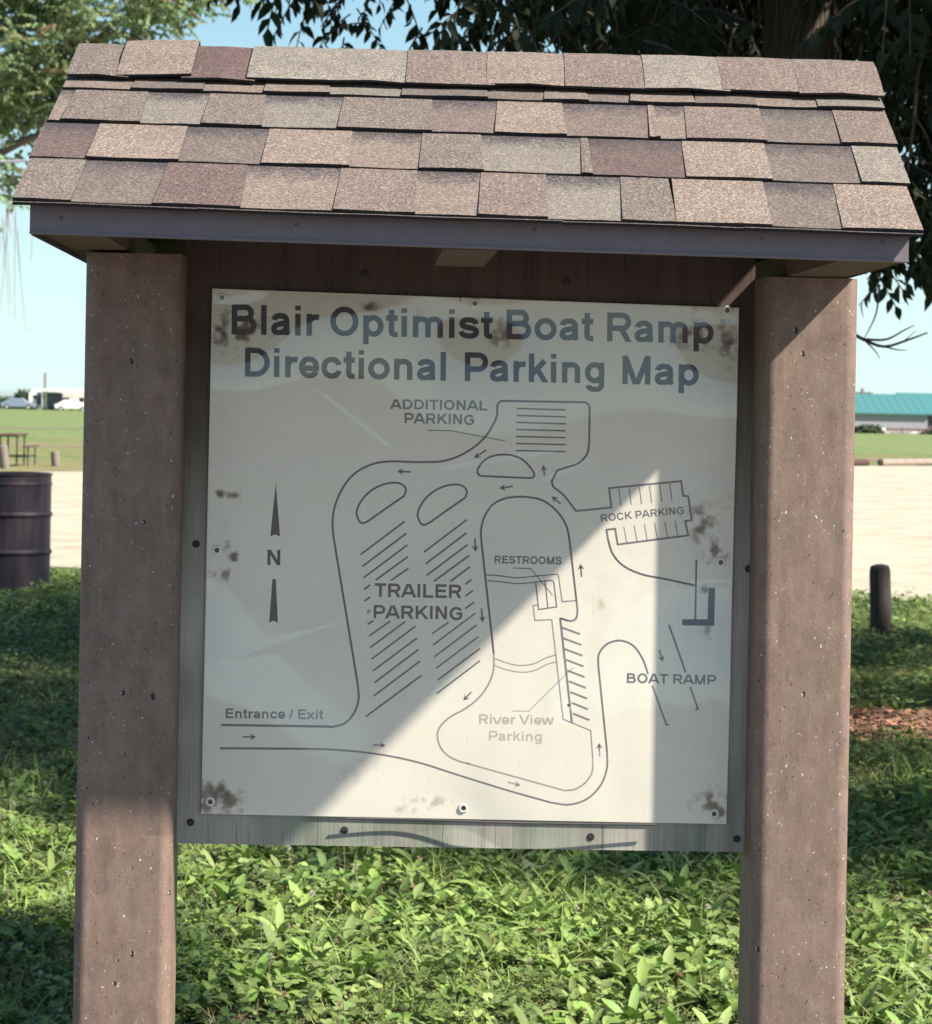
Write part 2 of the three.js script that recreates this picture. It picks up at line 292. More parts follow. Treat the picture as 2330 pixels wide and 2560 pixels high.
const postBump = dataTex(512, 1024, (x, y) => { const n = fbm(x / 5, y / 9, 23, 3), p = hash(Math.floor(x / 3), Math.floor(y / 5), 31); const q = vnoise(x / 4.3, y / 5.5, 37), v = .55 + .3 * (n - .5) - .55 * sstep(.9, .97, q) + .3 * sstep(.08, .03, q) + 0 * p; return [v, v, v]; }, false);
const postMat = std({ map: postTex, bumpMap: postBump, bumpScale: .0004, roughness: .62 });
function post(x0, x1, y1, off, label) {
  const r = .019, hw = (x1 - x0) / 2, hd = .07, prof = [], seg = 6;
  [[1, 1, 0], [-1, 1, 1], [-1, -1, 2], [1, -1, 3]].forEach(([sx, sz, k]) => { for (let i = 0; i <= seg; i++) { const a = (k + i / seg) * Math.PI / 2; prof.push([sx * (hw - r) + Math.cos(a) * r, sz * (hd - r) + Math.sin(a) * r, Math.cos(a), Math.sin(a)]); } });
  prof.push(prof[0].slice());
  const p = [], n = [], uv = [], idx = []; let u = 0;
  prof.forEach((q, i) => { if (i) u += Math.hypot(q[0] - prof[i - 1][0], q[1] - prof[i - 1][1]); for (const y of [-.15, y1]) { p.push(q[0], y, q[1]); n.push(q[2], 0, q[3]); uv.push(u / .28 + off, y / 1.12 + off * 1.7); } if (i) { const o = i * 2; idx.push(o - 2, o - 1, o + 1, o - 2, o + 1, o); } });
  const c = p.length / 3; p.push(0, y1, 0); n.push(0, 1, 0); uv.push(0, 0);
  prof.forEach((q, i) => { p.push(q[0], y1, q[1]); n.push(0, 1, 0); uv.push(q[0], q[1]); if (i) idx.push(c, c + i + 1, c + i); });
  const g = geoOf(p, idx, uv); g.setAttribute('normal', new THREE.Float32BufferAttribute(n, 3));
  part('post', g.translate((x0 + x1) / 2, 0, -.07), postMat, kiosk, label);
}
post(-.553, -.413, 1.712, .13, 'left square brown post, shaded above and sunlit below');
post(.4325, .5725, 1.697, .57, 'right square brown post in full sun');

// plywood
function plyTex(seed, dark) {
  return dataTex(1024, 1024, (x, y) => {
    const u = x / 1024, v = y / 1024, warp = fbm(u * 5, v * 2.2, seed, 3), ring = u * 6 + 3.6 * warp + 3.2 * Math.pow(Math.abs(Math.sin(u * 9.4 + seed)), 2) * (v - .4) * (v - .4);
    const fine = hash(x, Math.floor(y / 60), seed + 3) * .5 + vnoise(x / 2.2, y / 90, seed + 4) * .5, band = .5 + .5 * Math.sin(ring * 6.2), late = Math.pow(band, 3);
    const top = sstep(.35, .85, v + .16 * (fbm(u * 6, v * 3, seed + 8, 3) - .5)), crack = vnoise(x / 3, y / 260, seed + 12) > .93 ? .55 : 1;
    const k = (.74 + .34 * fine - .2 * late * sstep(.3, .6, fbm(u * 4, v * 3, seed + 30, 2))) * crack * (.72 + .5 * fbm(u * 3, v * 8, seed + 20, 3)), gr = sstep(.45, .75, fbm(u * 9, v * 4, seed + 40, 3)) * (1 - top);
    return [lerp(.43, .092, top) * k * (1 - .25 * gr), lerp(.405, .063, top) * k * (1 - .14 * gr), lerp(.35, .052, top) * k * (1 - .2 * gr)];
  });
}
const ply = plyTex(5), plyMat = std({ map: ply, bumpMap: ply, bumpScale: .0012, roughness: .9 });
{
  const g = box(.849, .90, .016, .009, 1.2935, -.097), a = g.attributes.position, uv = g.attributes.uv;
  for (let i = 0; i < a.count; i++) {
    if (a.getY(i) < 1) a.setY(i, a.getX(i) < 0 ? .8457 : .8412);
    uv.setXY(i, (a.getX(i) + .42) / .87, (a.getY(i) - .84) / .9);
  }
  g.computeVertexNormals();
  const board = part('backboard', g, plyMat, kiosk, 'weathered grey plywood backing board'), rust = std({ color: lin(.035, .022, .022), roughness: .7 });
  const head = mergeGeometries([new THREE.CylinderGeometry(.0042, .0047, .003, 14).rotateX(Math.PI / 2), new THREE.TorusGeometry(.0045, .0012, 6, 14)]);
  for (const [x, y] of [[-.393, .877], [-.165, .868], [.202, .862], [.421, .861], [-.392, 1.289], [.431, 1.265], [.15, 1.689], [-.15, 1.694]]) part('screw', head.clone().translate(x, y, -.0885), rust, board);
}
// wood lookouts that carry the eave, and the gable ends
const lumber = (seed, a, b) => dataTex(256, 512, (x, y) => { const w = fbm(x / 60, y / 200, seed, 3), r = .5 + .5 * Math.sin((x / 34 + w * 4) * 3), k = .7 + .3 * vnoise(x / 2, y / 70, seed + 1) - .22 * r * r * r; return a.map((c, i) => lerp(c, b[i], w) * k); });
const lookTex = lumber(41, [.19, .135, .09], [.12, .085, .055]); lookTex.repeat.set(5, 2.5);
const lookMat = std({ map: lookTex, roughness: .9 });
part('lookout_beam', mergeGeometries([box(.072, .04, .375, -.0145, 1.7225, .188)]), lookMat, kiosk, 'pale wooden brace under the middle of the roof');
part('lookout_beam', box(.085, .036, .84, -.5355, 1.7345, -.05), lookMat, kiosk);
part('lookout_beam', box(.085, .036, .84, .5085, 1.7165, -.05), lookMat, kiosk);
const gableMat = std({ color: lin(.06, .048, .042), roughness: .8 });
for (const s of [-1, 1]) {
  const sh = new THREE.Shape(), yb = s < 0 ? 1.71 : 1.7;
  [[.374, yb], [.374, yb + .044], [-.05, 1.992], [-.474, yb + .044], [-.474, yb]].forEach(([z, y], i) => i ? sh.lineTo(-z, y) : sh.moveTo(-z, y));
  if (s > 0) { const h = new THREE.Path(); [[.018, 1.873], [-.018, 1.867], [-.018, 1.842], [.018, 1.846]].forEach(([z, y], i) => i ? h.lineTo(z, y) : h.moveTo(z, y)); sh.holes.push(h); }
  const g = new THREE.ExtrudeGeometry(sh, { depth: .004, bevelEnabled: false }).rotateY(Math.PI / 2).translate(s < 0 ? -.58 : .5735, 0, 0), a = g.attributes.position;
  if (s > 0) for (let i = 0; i < a.count; i++) a.setX(i, a.getX(i) - .055 * Math.max(0, a.getZ(i)));
  part('gable_panel', g, gableMat, kiosk);
}

// ------------------------------------------------------------------ the printed map
const mapTex = (() => {
  const N = 2048, K = N / 1000, c = document.createElement('canvas'); c.width = c.height = N; const x = c.getContext('2d'), r = rng(5);
  x.fillStyle = '#dfdacd'; x.fillRect(0, 0, N, N);
  for (let i = 0; i < 900; i++) { const g = x.createRadialGradient(0, 0, 0, 0, 0, 1), s = 20 + 240 * r() * r(); g.addColorStop(0, `rgba(${r() < .5 ? '190,186,176' : '232,228,214'},${.05 + .05 * r()})`); g.addColorStop(1, 'rgba(200,196,186,0)'); x.save(); x.translate(r() * N, r() * N); x.scale(s, s * (.5 + r())); x.fillStyle = g; x.beginPath(); x.arc(0, 0, 1, 0, 7); x.fill(); x.restore(); }
  for (let i = 0; i < 700; i++) { x.fillStyle = `rgba(120,105,90,${.03 + .04 * r()})`; x.fillRect(r() * N, r() * N, 1 + 1.4 * r(), 30 + 160 * r()); }
  const ink = (a) => `rgba(34,29,46,${a})`;
  const go = (pts, close) => { x.beginPath(); const q = pts.map((p) => [p[0] * K, p[1] * K, (p[2] ?? 0) * .965 * K]); if (close) { const m = [(q[0][0] + q[q.length - 1][0]) / 2, (q[0][1] + q[q.length - 1][1]) / 2]; x.moveTo(...m); q.forEach((p, i) => { const n = q[(i + 1) % q.length]; p[2] ? x.arcTo(p[0], p[1], i === q.length - 1 ? m[0] : n[0], i === q.length - 1 ? m[1] : n[1], p[2]) : x.lineTo(p[0], p[1]); }); x.closePath(); } else q.forEach((p, i) => { const n = q[i + 1]; !i ? x.moveTo(p[0], p[1]) : p[2] && n ? x.arcTo(p[0], p[1], n[0], n[1], p[2]) : x.lineTo(p[0], p[1]); }); };
  const line = (pts, w = 3.6, a = .86, close) => { go(pts, close); x.lineWidth = w * K; x.strokeStyle = ink(a); x.lineJoin = 'miter'; x.lineCap = 'butt'; x.stroke(); };
  const curve = (pts, w = 3.6, a = .86) => { const cv = new THREE.CatmullRomCurve3(pts.map((p) => V(p[0] * K, p[1] * K, 0)), false, 'centripetal'); x.beginPath(); cv.getPoints(80).forEach((p, i) => i ? x.lineTo(p.x, p.y) : x.moveTo(p.x, p.y)); x.lineWidth = w * K; x.strokeStyle = ink(a); x.stroke(); };
  const fill = (pts, a = .95) => { go(pts, true); x.fillStyle = ink(a); x.fill(); };
  // a plain bold grotesque drawn with strokes: advance width and path, cap height 100, baseline 0; '*' cuts the strokes at the cap height, '-' at the x-height
  const O = (cx, cy, a, b) => `M${cx - a} ${cy}A${a} ${b} 0 1 1 ${cx + a} ${cy}A${a} ${b} 0 1 1 ${cx - a} ${cy}Z`;
  const GLYPH = {
    ' ': [36, ''], '/': [40, '*M6 4L34 -104'], l: [39, 'M19.5 0V-100'], I: [39, 'M19.5 0V-100'], i: [39, 'M19.5 0V-73M19.5 -84V-100'],
    B: [101, 'M19.5 0V-100M19.5 -91H58A19 19 0 0 1 58 -53H19.5M58 -53H63A22 22 0 0 1 63 -9H19.5'], R: [101, '*M19.5 0V-100M19.5 -91H62A21.5 21.5 0 0 1 62 -46H19.5M52 -47C64 -44 76 -16 88 6'], P: [93, 'M19.5 0V-100M19.5 -91H58A24 24 0 0 1 58 -42H19.5'], D: [101, 'M19.5 0V-100M19.5 -91H46A41 41 0 0 1 46 -9H19.5'],
    O: [109, O(54.5, -50, 38.5, 42)], C: [101, 'M84 -68A37 42 0 1 0 85 -31'], G: [109, 'M87 -70A39 42 0 1 0 88 -21V-45H58'], S: [93, 'M76 -70C74 -85 63 -92 47 -92C29 -92 18 -85 18 -73C18 -44 79 -62 79 -29C79 -14 65 -8 47 -8C28 -8 17 -16 14 -33'],
    A: [101, '*M5 6L50.5 -108L96 6M24 -31H77'], T: [85, 'M4 -91H81M42.6 0V-91'], N: [101, '*M19.5 0V-100M81 0V-100M17 -106L84 6'], L: [85, 'M19.5 -100V-9H80'], K: [101, '*M19.5 0V-100M20 -32L92 -108M44 -58L97 8'], E: [93, 'M19.5 -100V0M19.5 -91H86M19.5 -52H81M19.5 -9H88'], M: [116, '*M19.5 0V-100M97 0V-100M17 -104L58 6L99 -104'], V: [93, '*M3 -106L46.6 8L90 -106'],
    a: [78, '*M15 -51C18 -61 26 -65 37 -65C52 -65 59 -59 59 -47V-18C59 -9 61 -4 64 0M59 -43C46 -36 15 -40 15 -21C15 -12 22 -8 31 -8C46 -8 59 -16 59 -32'], c: [78, 'M65 -47C62 -59 53 -65 41 -65C23 -65 14 -53 14 -36.5C14 -20 24 -8 41 -8C54 -8 63 -14 66 -27'], e: [78, 'M14 -33H65C66 -53 56 -65 39 -65C23 -65 14 -53 14 -36C14 -19 24 -8 40 -8C52 -8 60 -13 64 -22'], g: [85, 'M65 -73V2C65 17 56 21 41 21C28 21 20 16 18 7' + O(40.5, -37, 25, 28)], k: [78, '*M19.5 0V-100M20 -26L66 -76M40 -46L74 8'],
    m: [124, 'M19.5 0V-73M19.5 -42C19.5 -57 28 -64 40 -64C53 -64 62 -57 62 -43V0M62 -42C62 -57 71 -64 83 -64C96 -64 104 -57 104 -43V0'], n: [85, 'M19.5 0V-73M19.5 -40C19.5 -56 30 -64 43 -64C57 -64 65 -56 65 -42V0'], o: [85, O(42.5, -36.5, 28.5, 28.5)], p: [85, 'M19.5 28V-73' + O(45, -36.5, 25.5, 28.5)], r: [54, 'M19.5 0V-73M19.5 -34C19.5 -56 30 -65 53 -62'], s: [78, 'M64 -50C61 -60 53 -65 39 -65C25 -65 16 -60 16 -51C16 -31 65 -43 65 -22C65 -12 54 -8 40 -8C25 -8 16 -13 13 -24'], t: [46, 'M22 -94V-20C22 -9 29 -7 43 -9M3 -65H43'], v: [78, '-M3 -79L39 8L75 -79'], w: [109, '-M3 -79L28 8L54.5 -79L81 8L106 -79'], x: [78, '-M3 -79L74 6M74 -79L3 6'],
  };
  const word = (s, l, rt, cap, a = .86) => {
    let adv = 0; for (const ch of s) adv += GLYPH[ch][0];
    const dx = (rt[0] - l[0]) * K, dy = (rt[1] - l[1]) * K, d = Math.hypot(dx, dy), h = cap * .965 * K / 100, w = adv - 16;
    const layer = document.createElement('canvas'); layer.width = layer.height = N; const y = layer.getContext('2d');     // strokes of one word cross without doubling
    y.transform(dx / w, dy / w, -dy / d * h, dx / d * h, l[0] * K, l[1] * K); y.translate(-8, 0); y.lineJoin = 'miter'; y.lineCap = 'butt'; y.miterLimit = 12; y.strokeStyle = 'rgb(34,29,42)';
    for (const ch of s) {
      const [ad, p] = GLYPH[ch], cut = p[0] === '*' ? -100 : p[0] === '-' ? -73 : 0; y.save();
      if (cut) { y.beginPath(); y.rect(-4, cut, ad + 8, -cut); y.clip(); }
      y.lineWidth = ch === '/' ? 12 : 19; if (p) y.stroke(new Path2D(p.replace(/^[*-]/, '').replace(/([A-Z])/g, ' $1'))); y.restore(); y.translate(ad, 0);
    }
    x.globalAlpha = a; x.drawImage(layer, 0, 0); x.globalAlpha = 1;
  };
  const arrow = (a, b, al = .8, s = 1) => { line([a, b], 3 * s, al); const t = Math.atan2(b[1] - a[1], b[0] - a[0]), h = (k, o) => [b[0] + Math.cos(t + k) * o, b[1] + Math.sin(t + k) * o]; fill([h(0, 3), h(2.5, 11 * s), h(Math.PI, 5 * s), h(-2.5, 11 * s)], al); };
  // heading
  word('Blair', [37.1,85.8], [198.9,83.0], 59, .95); word('Optimist', [224.8,81.5], [528.7,76.9], 57, .94); word('Boat', [556.7,76.5], [720.0,74.0], 59, .94); word('Ramp', [748.1,74.1], [950.9,71.2], 58, .92);
  word('Directional', [63.8,165.2], [445.7,160.3], 57, .92); word('Parking', [479.4,159.6], [747.1,155.4], 57, .88); word('Map', [779.2,155.3], [924.8,153.2], 57, .88);
  word('ADDITIONAL', [342.1,217.9], [524.1,214.8], 19.5, .72); word('PARKING', [367.7,244.2], [500.6,242.8], 20.5, .72);
  word('TRAILER', [320.3,578.3], [482.7,576.5], 27, .84); word('PARKING', [317.3,619.1], [487.0,617.4], 26, .8);
  word('RESTROOMS', [544.8,507.8], [672.1,506.4], 15.4, .78); word('ROCK PARKING', [746.2,422.3], [904.6,401.6], 15, .66);
  word('BOAT RAMP', [801.9,731.4], [972.2,730.7], 19.5, .76); word('River View', [521.9,816.9], [662.7,815.5], 19.6, .3); word('Parking', [541.3,848.2], [643.5,847.8], 19.4, .27);
  word('Entrance /', [42.2,816.6], [168.5,815.1], 19, .74); word('Exit', [179.0,815.2], [225.6,814.7], 19, .52); word('N', [114.4,523.2], [140.0,522.7], 30.5, .97);
  // north pointer
  fill([[127.5,367.1], [137.6,467.9], [128.9,464.1], [119.4,468.0]], .97); fill([[125.2,549.5], [131.4,549.4], [137.1,632.5], [128.8,628.8], [120.6,632.6]], .97);
  // roads
  line([[33.8,829.8], [230.5,828.4], [246.0,829.0]], 4.4, .74);
  curve([[246.0,829.0], [268.8,820.6], [285.6,799.8], [292.8,774.5], [290.3,744.3]], 3.8, .74);
  line([[290.3,744.3], [237.8,461.2]], 3.8, .86);
  curve([[237.8,461.2], [236.3,430.1], [245.0,391.1], [268.2,351.4], [296.4,330.1], [329.9,319.5], [402.1,317.7], [450.1,312.8], [493.0,291.9], [521.4,265.6], [539.1,235.8], [543.5,221.0]], 3.8, .84);
  line([[543.5,221.0], [543.0,195.5,12], [718.9,192.6,12], [719.8,270.9]], 3.8, .78);
  curve([[719.8,270.9], [716.5,291.5], [701.4,309.6], [678.3,319.1], [660.1,325.6]], 3.8, .84); line([[660.1,325.6], [650.0,347.5], [653.1,357.1]], 3.8, .86);
  curve([[653.1,357.1], [673.7,373.1], [691.7,395.2], [697.6,402.7]], 3.6, .8); line([[697.6,402.7], [765.4,393.9], [759.6,356.8], [897.2,338.9], [901.7,367.2], [911.4,367.8], [919.3,413.8], [906.8,416.1], [913.2,443.4], [778.7,465.0], [773.2,434.7], [756.7,437.3], [760.0,455.8]], 3.8, .66);
  curve([[760.0,455.8], [769.4,483.0], [789.3,504.8], [824.6,520.6], [871.6,529.1], [931.2,540.2]], 3.8, .8);
  line([[930.0,490.1], [930.8,608.0]], 3.4, .85); fill([[954.6,543.5], [967.2,543.1], [967.1,616.9], [905.8,617.5], [905.5,605.8], [954.2,604.5]], .95);
  for (let i = 0; i < 6; i++) { const p = [778.6,357.2], q = [783.5,390.8], p2 = [875.5,343.8], q2 = [880.4,377.7], k = i / 5; line([[lerp(p[0], p2[0], k), lerp(p[1], p2[1], k)], [lerp(q[0], q2[0], k), lerp(q[1], q2[1], k)]], 2, .62); }
  for (let i = 0; i < 6; i++) { const p = [789.6,430.1], q = [796.1,461.5], p2 = [887.5,416.4], q2 = [893.7,447.3], k = i / 5; line([[lerp(p[0], p2[0], k), lerp(p[1], p2[1], k)], [lerp(q[0], q2[0], k), lerp(q[1], q2[1], k)]], 2, .58); }
  for (let i = 0; i < 7; i++) { const p = [580.0,208.9], q = [673.8,208.8], p2 = [580.9,290.0], q2 = [675.7,288.9], k = i / 6; line([[lerp(p[0], p2[0], k), lerp(p[1], p2[1], k)], [lerp(q[0], q2[0], k), lerp(q[1], q2[1], k)]], 2.8, .78); }
  line([[411.3,256.5], [456.6,256.0], [559.2,272.2]], 2, .62);
  // islands
  curve([[511.5,340.1], [508.4,332.4], [515.9,316.5], [532.9,303.3], [563.7,298.4], [590.9,305.3], [608.7,321.4], [616.7,334.9], [615.0,340.7]], 3.6, .86); line([[615.0,340.7], [608.2,342.0], [514.5,340.9], [510.5,336.2]], 3.6, .86);
  for (const d of [0, 120]) { const q = (a, b) => [a + d * 1.153 * .9645 * .867, b]; const A = [281.2,419.1], B = [290.2,394.5], C = [311.8,372.5], D = [340.5,360.0], E = [362.6,360.2], Fp = [373.4,369.6], H = [370.9,383.3], I = [300.7,435.1], J = [286.3,434.5]; curve([J, A, B, C, D, E, Fp, H].map((p) => q(p[0], p[1])), 3.6, .86); curve([q(...H), q(lerp(H[0], I[0], .5), lerp(H[1], I[1], .5)), q(...I), q(I[0] - 8, I[1] + 3), q(...J)], 3.6, .86); }
  // loop by the restrooms
  line([[672.3,610.5], [687.1,614.4]], 3.2, .62);
  curve([[672.2,609.7], [693.0,614.6], [701.9,610.3], [704.9,596.8], [703.2,580.0]], 3.8, .62); line([[703.2,580.0], [687.1,462.6]], 3.8, .76);
  curve([[687.1,462.6], [680.4,432.6], [663.2,406.2], [636.0,385.2], [602.6,378.5], [566.1,381.6], [539.9,394.7], [523.8,418.7], [517.8,447.5], [520.1,474.2]], 3.8, .84); line([[520.1,474.2], [547.4,681.5]], 3.8, .84);
  curve([[547.4,681.5], [547.1,715.1], [537.8,742.2], [518.5,769.4], [492.4,790.2], [466.2,805.9], [448.3,824.7], [443.8,839.9], [449.2,861.6], [461.2,876.3], [481.3,887.6], [508.1,894.5]], 3.4, .46);
  line([[501.4,893.3], [689.0,941.7]], 3.2, .42); curve([[689.0,941.7], [708.9,938.3], [728.7,924.4], [739.8,905.6], [741.0,882.1]], 3.2, .45); line([[741.0,882.1], [735.6,824.9], [682.4,804.2], [656.3,613.2], [624.1,615.7], [620.0,586.6], [629.7,586.0]], 2.6, .5);
  line([[672.2,609.7], [699.3,810.6]], 4.2, .64);
  for (let i = 0; i < 9; i++) { const k = i / 8, p = [676.0,627.8], q = [710.9,639.7], p2 = [700.9,792.8], q2 = [732.5,804.9]; line([[lerp(p[0], p2[0], k), lerp(p[1], p2[1], k)], [lerp(q[0], q2[0], k), lerp(q[1], q2[1], k)]], 4, .6); }
  curve([[529.7,530.3], [556.2,531.5], [586.3,534.4], [622.8,530.3], [659.3,525.8]], 2.4, .66); line([[659.3,525.8], [666.6,525.5,4], [675.4,578.1], [701.1,575.3]], 2.4, .58);
  curve([[531.6,541.7], [556.5,542.7], [589.8,545.4], [623.0,541.9], [649.5,537.8]], 2.4, .66); line([[649.5,537.8], [658.2,538.2,4], [665.0,588.4], [630.9,594.4], [624.0,541.8]], 2.6, .68); line([[641.9,539.9], [648.4,590.8]], 2.6, .68);
  line([[579.8,516.1], [614.0,515.8], [656.8,566.4]], 2, .62);
  curve([[550.0,690.9], [570.1,697.8], [596.8,702.8], [623.4,699.1], [646.3,687.5], [664.6,681.2]], 2.2, .5); curve([[548.6,703.3], [570.4,711.2], [603.8,715.8], [626.9,711.4], [650.0,699.1], [665.8,694.7]], 2.2, .46);
  line([[586.1,790.7], [616.2,790.6], [699.4,704.0]], 1.8, .38);
  // outer road and ramp
  line([[32.9,874.3], [193.0,871.8]], 4.2, .74); curve([[193.0,871.8], [250.7,872.5], [327.9,878.6], [405.3,892.5], [483.1,915.3], [580.5,943.5], [663.4,965.2]], 3.6, .66);
  curve([[663.4,965.2], [697.4,968.4], [731.1,957.0], [757.6,929.0], [768.4,895.5], [767.8,865.1]], 3.6, .6); line([[767.8,865.1], [747.4,701.0]], 3.8, .7);
  curve([[747.4,701.0], [747.8,677.4], [762.9,657.6], [786.9,650.1], [811.5,658.2], [830.5,682.3], [842.9,713.4]], 3.8, .72); line([[851.2,734.7], [880.3,810.6], [885.1,809.5]], 3.4, .62); line([[880.5,617.2], [914.8,708.6]], 3.6, .8); line([[924.2,735.9], [939.8,777.9], [935.1,779.9]], 3.6, .7);
  // trailer bays
  for (const [a, b] of [[[290.5,498.2], [372.7,432.2]], [[294.3,520.8], [376.5,454.9]], [[297.0,542.5], [378.7,477.3]], [[320.3,546.2], [380.5,499.4]], [[349.4,546.0], [382.0,521.7]], [[298.5,564.8], [309.9,555.5]], [[300.0,586.8], [310.5,578.8]], [[305.5,609.1], [310.3,604.6]], [[306.6,631.4], [317.4,623.8]]]) line([a, b], 3.2, .86);
  for (const [a, b] of [[[310.4,653.4], [349.5,623.9]], [[312.5,675.7], [378.3,623.8]], [[315.7,697.5], [397.7,632.4]], [[319.2,719.7], [400.9,655.1]], [[322.4,742.4], [404.3,676.7]], [[321.2,768.1], [407.5,699.2]], [[307.1,807.9], [411.4,726.1]]]) line([a, b], 3.2, .76);
  for (const [a, b] of [[[410.4,490.1], [490.8,425.4]], [[414.2,512.4], [490.4,451.0]], [[416.5,534.8], [493.0,473.3]], [[430.6,545.5], [496.4,494.3]], [[461.4,545.2], [498.5,515.7]], [[491.0,549.5], [501.8,540.1]], [[490.9,572.3], [505.0,561.3]], [[490.9,596.4], [507.8,583.6]]]) line([a, b], 3.2, .84);
  for (const [a, b] of [[[429.5,646.0], [459.9,623.4]], [[431.6,667.8], [510.6,604.6]], [[434.8,690.1], [513.7,627.1]], [[438.6,712.1], [517.6,649.4]], [[442.1,734.4], [521.1,672.2]], [[440.5,760.7], [521.6,695.6]]]) line([a, b], 3.1, .68);
  for (const [a, b, o] of [[[382.3,337.2], [359.2,337.0], .85], [[523.9,290.9], [504.0,305.2], .8], [[576.7,358.6], [553.6,363.1], .85], [[636.1,336.1], [633.7,318.6], .8], [[668.3,389.9], [652.6,377.7], .78], [[506.6,461.1], [508.1,483.6], .85], [[522.2,595.3], [524.7,618.7], .8], [[711.3,529.6], [708.9,507.1], .76], [[506.5,755.7], [493.3,770.7], .6], [[75.2,851.5], [97.7,851.3], .7], [[322.3,861.8], [343.2,862.0], .62], [[579.4,927.2], [601.4,932.8], .4], [[753.7,873.7], [752.6,850.9], .62], [[863.2,665.8], [869.4,686.2], .72]]) arrow(a, b, o);
  // faded speckle over the print
  for (let i = 0; i < 26000; i++) { const px = r() * N, py = r() * N; if (fbm(px / 300, py / 300, 9, 2) < .42 - .12 * (py / N)) continue; x.fillStyle = `rgba(222,220,210,${.25 + .5 * r()})`; x.fillRect(px, py, 1 + 1.6 * r(), 1 + 1.6 * r()); }
  // mildew and rub marks
  const blot = (p, rx, ry, n, a, s = 1, col = '72,58,52') => { for (let i = 0; i < n; i++) { const gx = p[0] * K + gauss(r) * rx * K, gy = p[1] * K + gauss(r) * ry * K, q = fbm(gx / 26, gy / 26, 61, 3); if (q < .47) continue; x.fillStyle = `rgba(${col},${a * (q - .36) * 1.5})`; x.beginPath(); x.arc(gx, gy, (1.5 + 11 * r() * r()) * s, 0, 7); x.fill(); if (i % 9 === 0) { x.fillStyle = `rgba(52,42,40,${a * 2})`; x.beginPath(); x.arc(gx + gauss(r) * 5, gy + gauss(r) * 5, .8 + 1.6 * r(), 0, 7); x.fill(); } } };
  blot([15.0,78.8], 7, 17, 1100, .16); blot([61.0,77.2], 22, 16, 2300, .15, 1.2); blot([47.0,95.1], 16, 5, 700, .12); blot([18.8,30.3], 7, 10, 300, .13); blot([546.9,71.5], 11, 17, 1300, .10, 1.1); blot([302.3,24.8], 9, 6, 420, .15); blot([901.1,58.7], 18, 12, 900, .12); blot([947.5,50.2], 22, 14, 1500, .13, 1.1); blot([984.1,73.4], 12, 15, 900, .15, 1.2); blot([909.4,0.5], 6, 8, 260, .13); blot([386.6,52.9], 4, 14, 300, .08);
  blot([27.0,963.5], 20, 13, 2200, .16, 1.2); blot([51.2,975.5], 10, 14, 900, .14); blot([11.2,986.0], 10, 8, 600, .13); blot([969.5,959.0], 16, 10, 1700, .15, 1.2); blot([986.5,975.5], 7, 9, 700, .14); blot([431.1,968.9], 18, 6, 700, .10); blot([388.1,982.5], 10, 5, 260, .08);
  blot([935.2,424.2], 13, 20, 1900, .13, 1.1); blot([969.5,472.2], 13, 10, 1300, .15); blot([980.1,391.3], 20, 16, 700, .08); blot([948.0,549.5], 4, 5, 220, .15); blot([959.6,625.0], 9, 7, 420, .10); blot([21.6,390.1], 4, 3, 220, .2); blot([47.5,392.2], 6, 3, 240, .18); blot([35.9,474.7], 7, 12, 420, .17); blot([52.9,508.1], 4, 5, 260, .2); blot([29.7,545.5], 9, 5, 360, .15); blot([294.9,909.5], 26, 16, 900, .045);
  blot([746.5,581.5], 5, 5, 160, .08, 1, '150,120,90'); blot([23.5,571.8], 12, 20, 220, .04, 1, '190,110,110');
  for (let i = 0; i < 420; i++) { const e = r(); x.fillStyle = `rgba(70,56,50,${.15 + .5 * r() * r()})`; x.beginPath(); x.arc(r() * N, e < .5 ? r() * N : (e < .75 ? r() * r() : 1 - r() * r()) * N, .6 + 1.5 * r() * r(), 0, 7); x.fill(); }
  const scratch = (p, n, l) => { for (let i = 0; i < n; i++) { x.strokeStyle = `rgba(240,238,228,${.3 + .5 * r()})`; x.lineWidth = 1 + 1.5 * r(); const a = r() * 7, q = [p[0] * K + gauss(r) * l * .4, p[1] * K + gauss(r) * l * .4]; x.beginPath(); x.moveTo(...q); x.lineTo(q[0] + Math.cos(a) * l * r(), q[1] + Math.sin(a) * l * r()); x.stroke(); } };
  scratch([756.6,887.9], 22, 50); scratch([692.8,776.8], 14, 22);
  x.fillStyle = 'rgba(40,36,40,.9)'; x.beginPath(); x.arc(...[692.8,776.8].map((v) => v * K), 7, 0, 7); x.fill();
  x.strokeStyle = 'rgba(30,26,36,.9)'; x.lineWidth = 4; x.beginPath(); x.moveTo(...[469.0,-4.8].map((v) => v * K)); x.lineTo(...[468.3,7.0].map((v) => v * K)); x.stroke();
  const g = x.createLinearGradient(0, 0, 0, N); g.addColorStop(0, 'rgba(165,150,130,.13)'); g.addColorStop(.25, 'rgba(210,205,190,.03)'); g.addColorStop(1, 'rgba(225,215,185,.10)'); x.fillStyle = g; x.fillRect(0, 0, N, N);
  return canvasTex(c);
})();
const PC = [V(-.375, 1.6674, 0), V(.409, 1.6546, 0), V(.4041, .8838, 0), V(-.3773, .8904, 0)];
const plateAt = (u, v) => PC[0].clone().lerp(PC[1], u).lerp(PC[3].clone().lerp(PC[2], u), v);
function plateGrid(n, zf, lo = 0, hi = 1) {
  const p = [], uv = [], idx = [];
  for (let j = 0; j <= n; j++) for (let i = 0; i <= n; i++) {
    const u = lerp(lo, hi, i / n), v = lerp(lo, hi, j / n), q = plateAt(u, v); p.push(q.x, q.y, zf(u, v)); uv.push(u, 1 - v);
    if (i && j) { const o = j * (n + 1) + i, a = o - n - 2; idx.push(a, o - 1, o, a, o, a + 1); }
  }
  return geoOf(p, idx, uv);
}
const bowed = (u, v) => -.0838 + .0005 * Math.sin(u * 5 + 1) * Math.sin(v * 4);
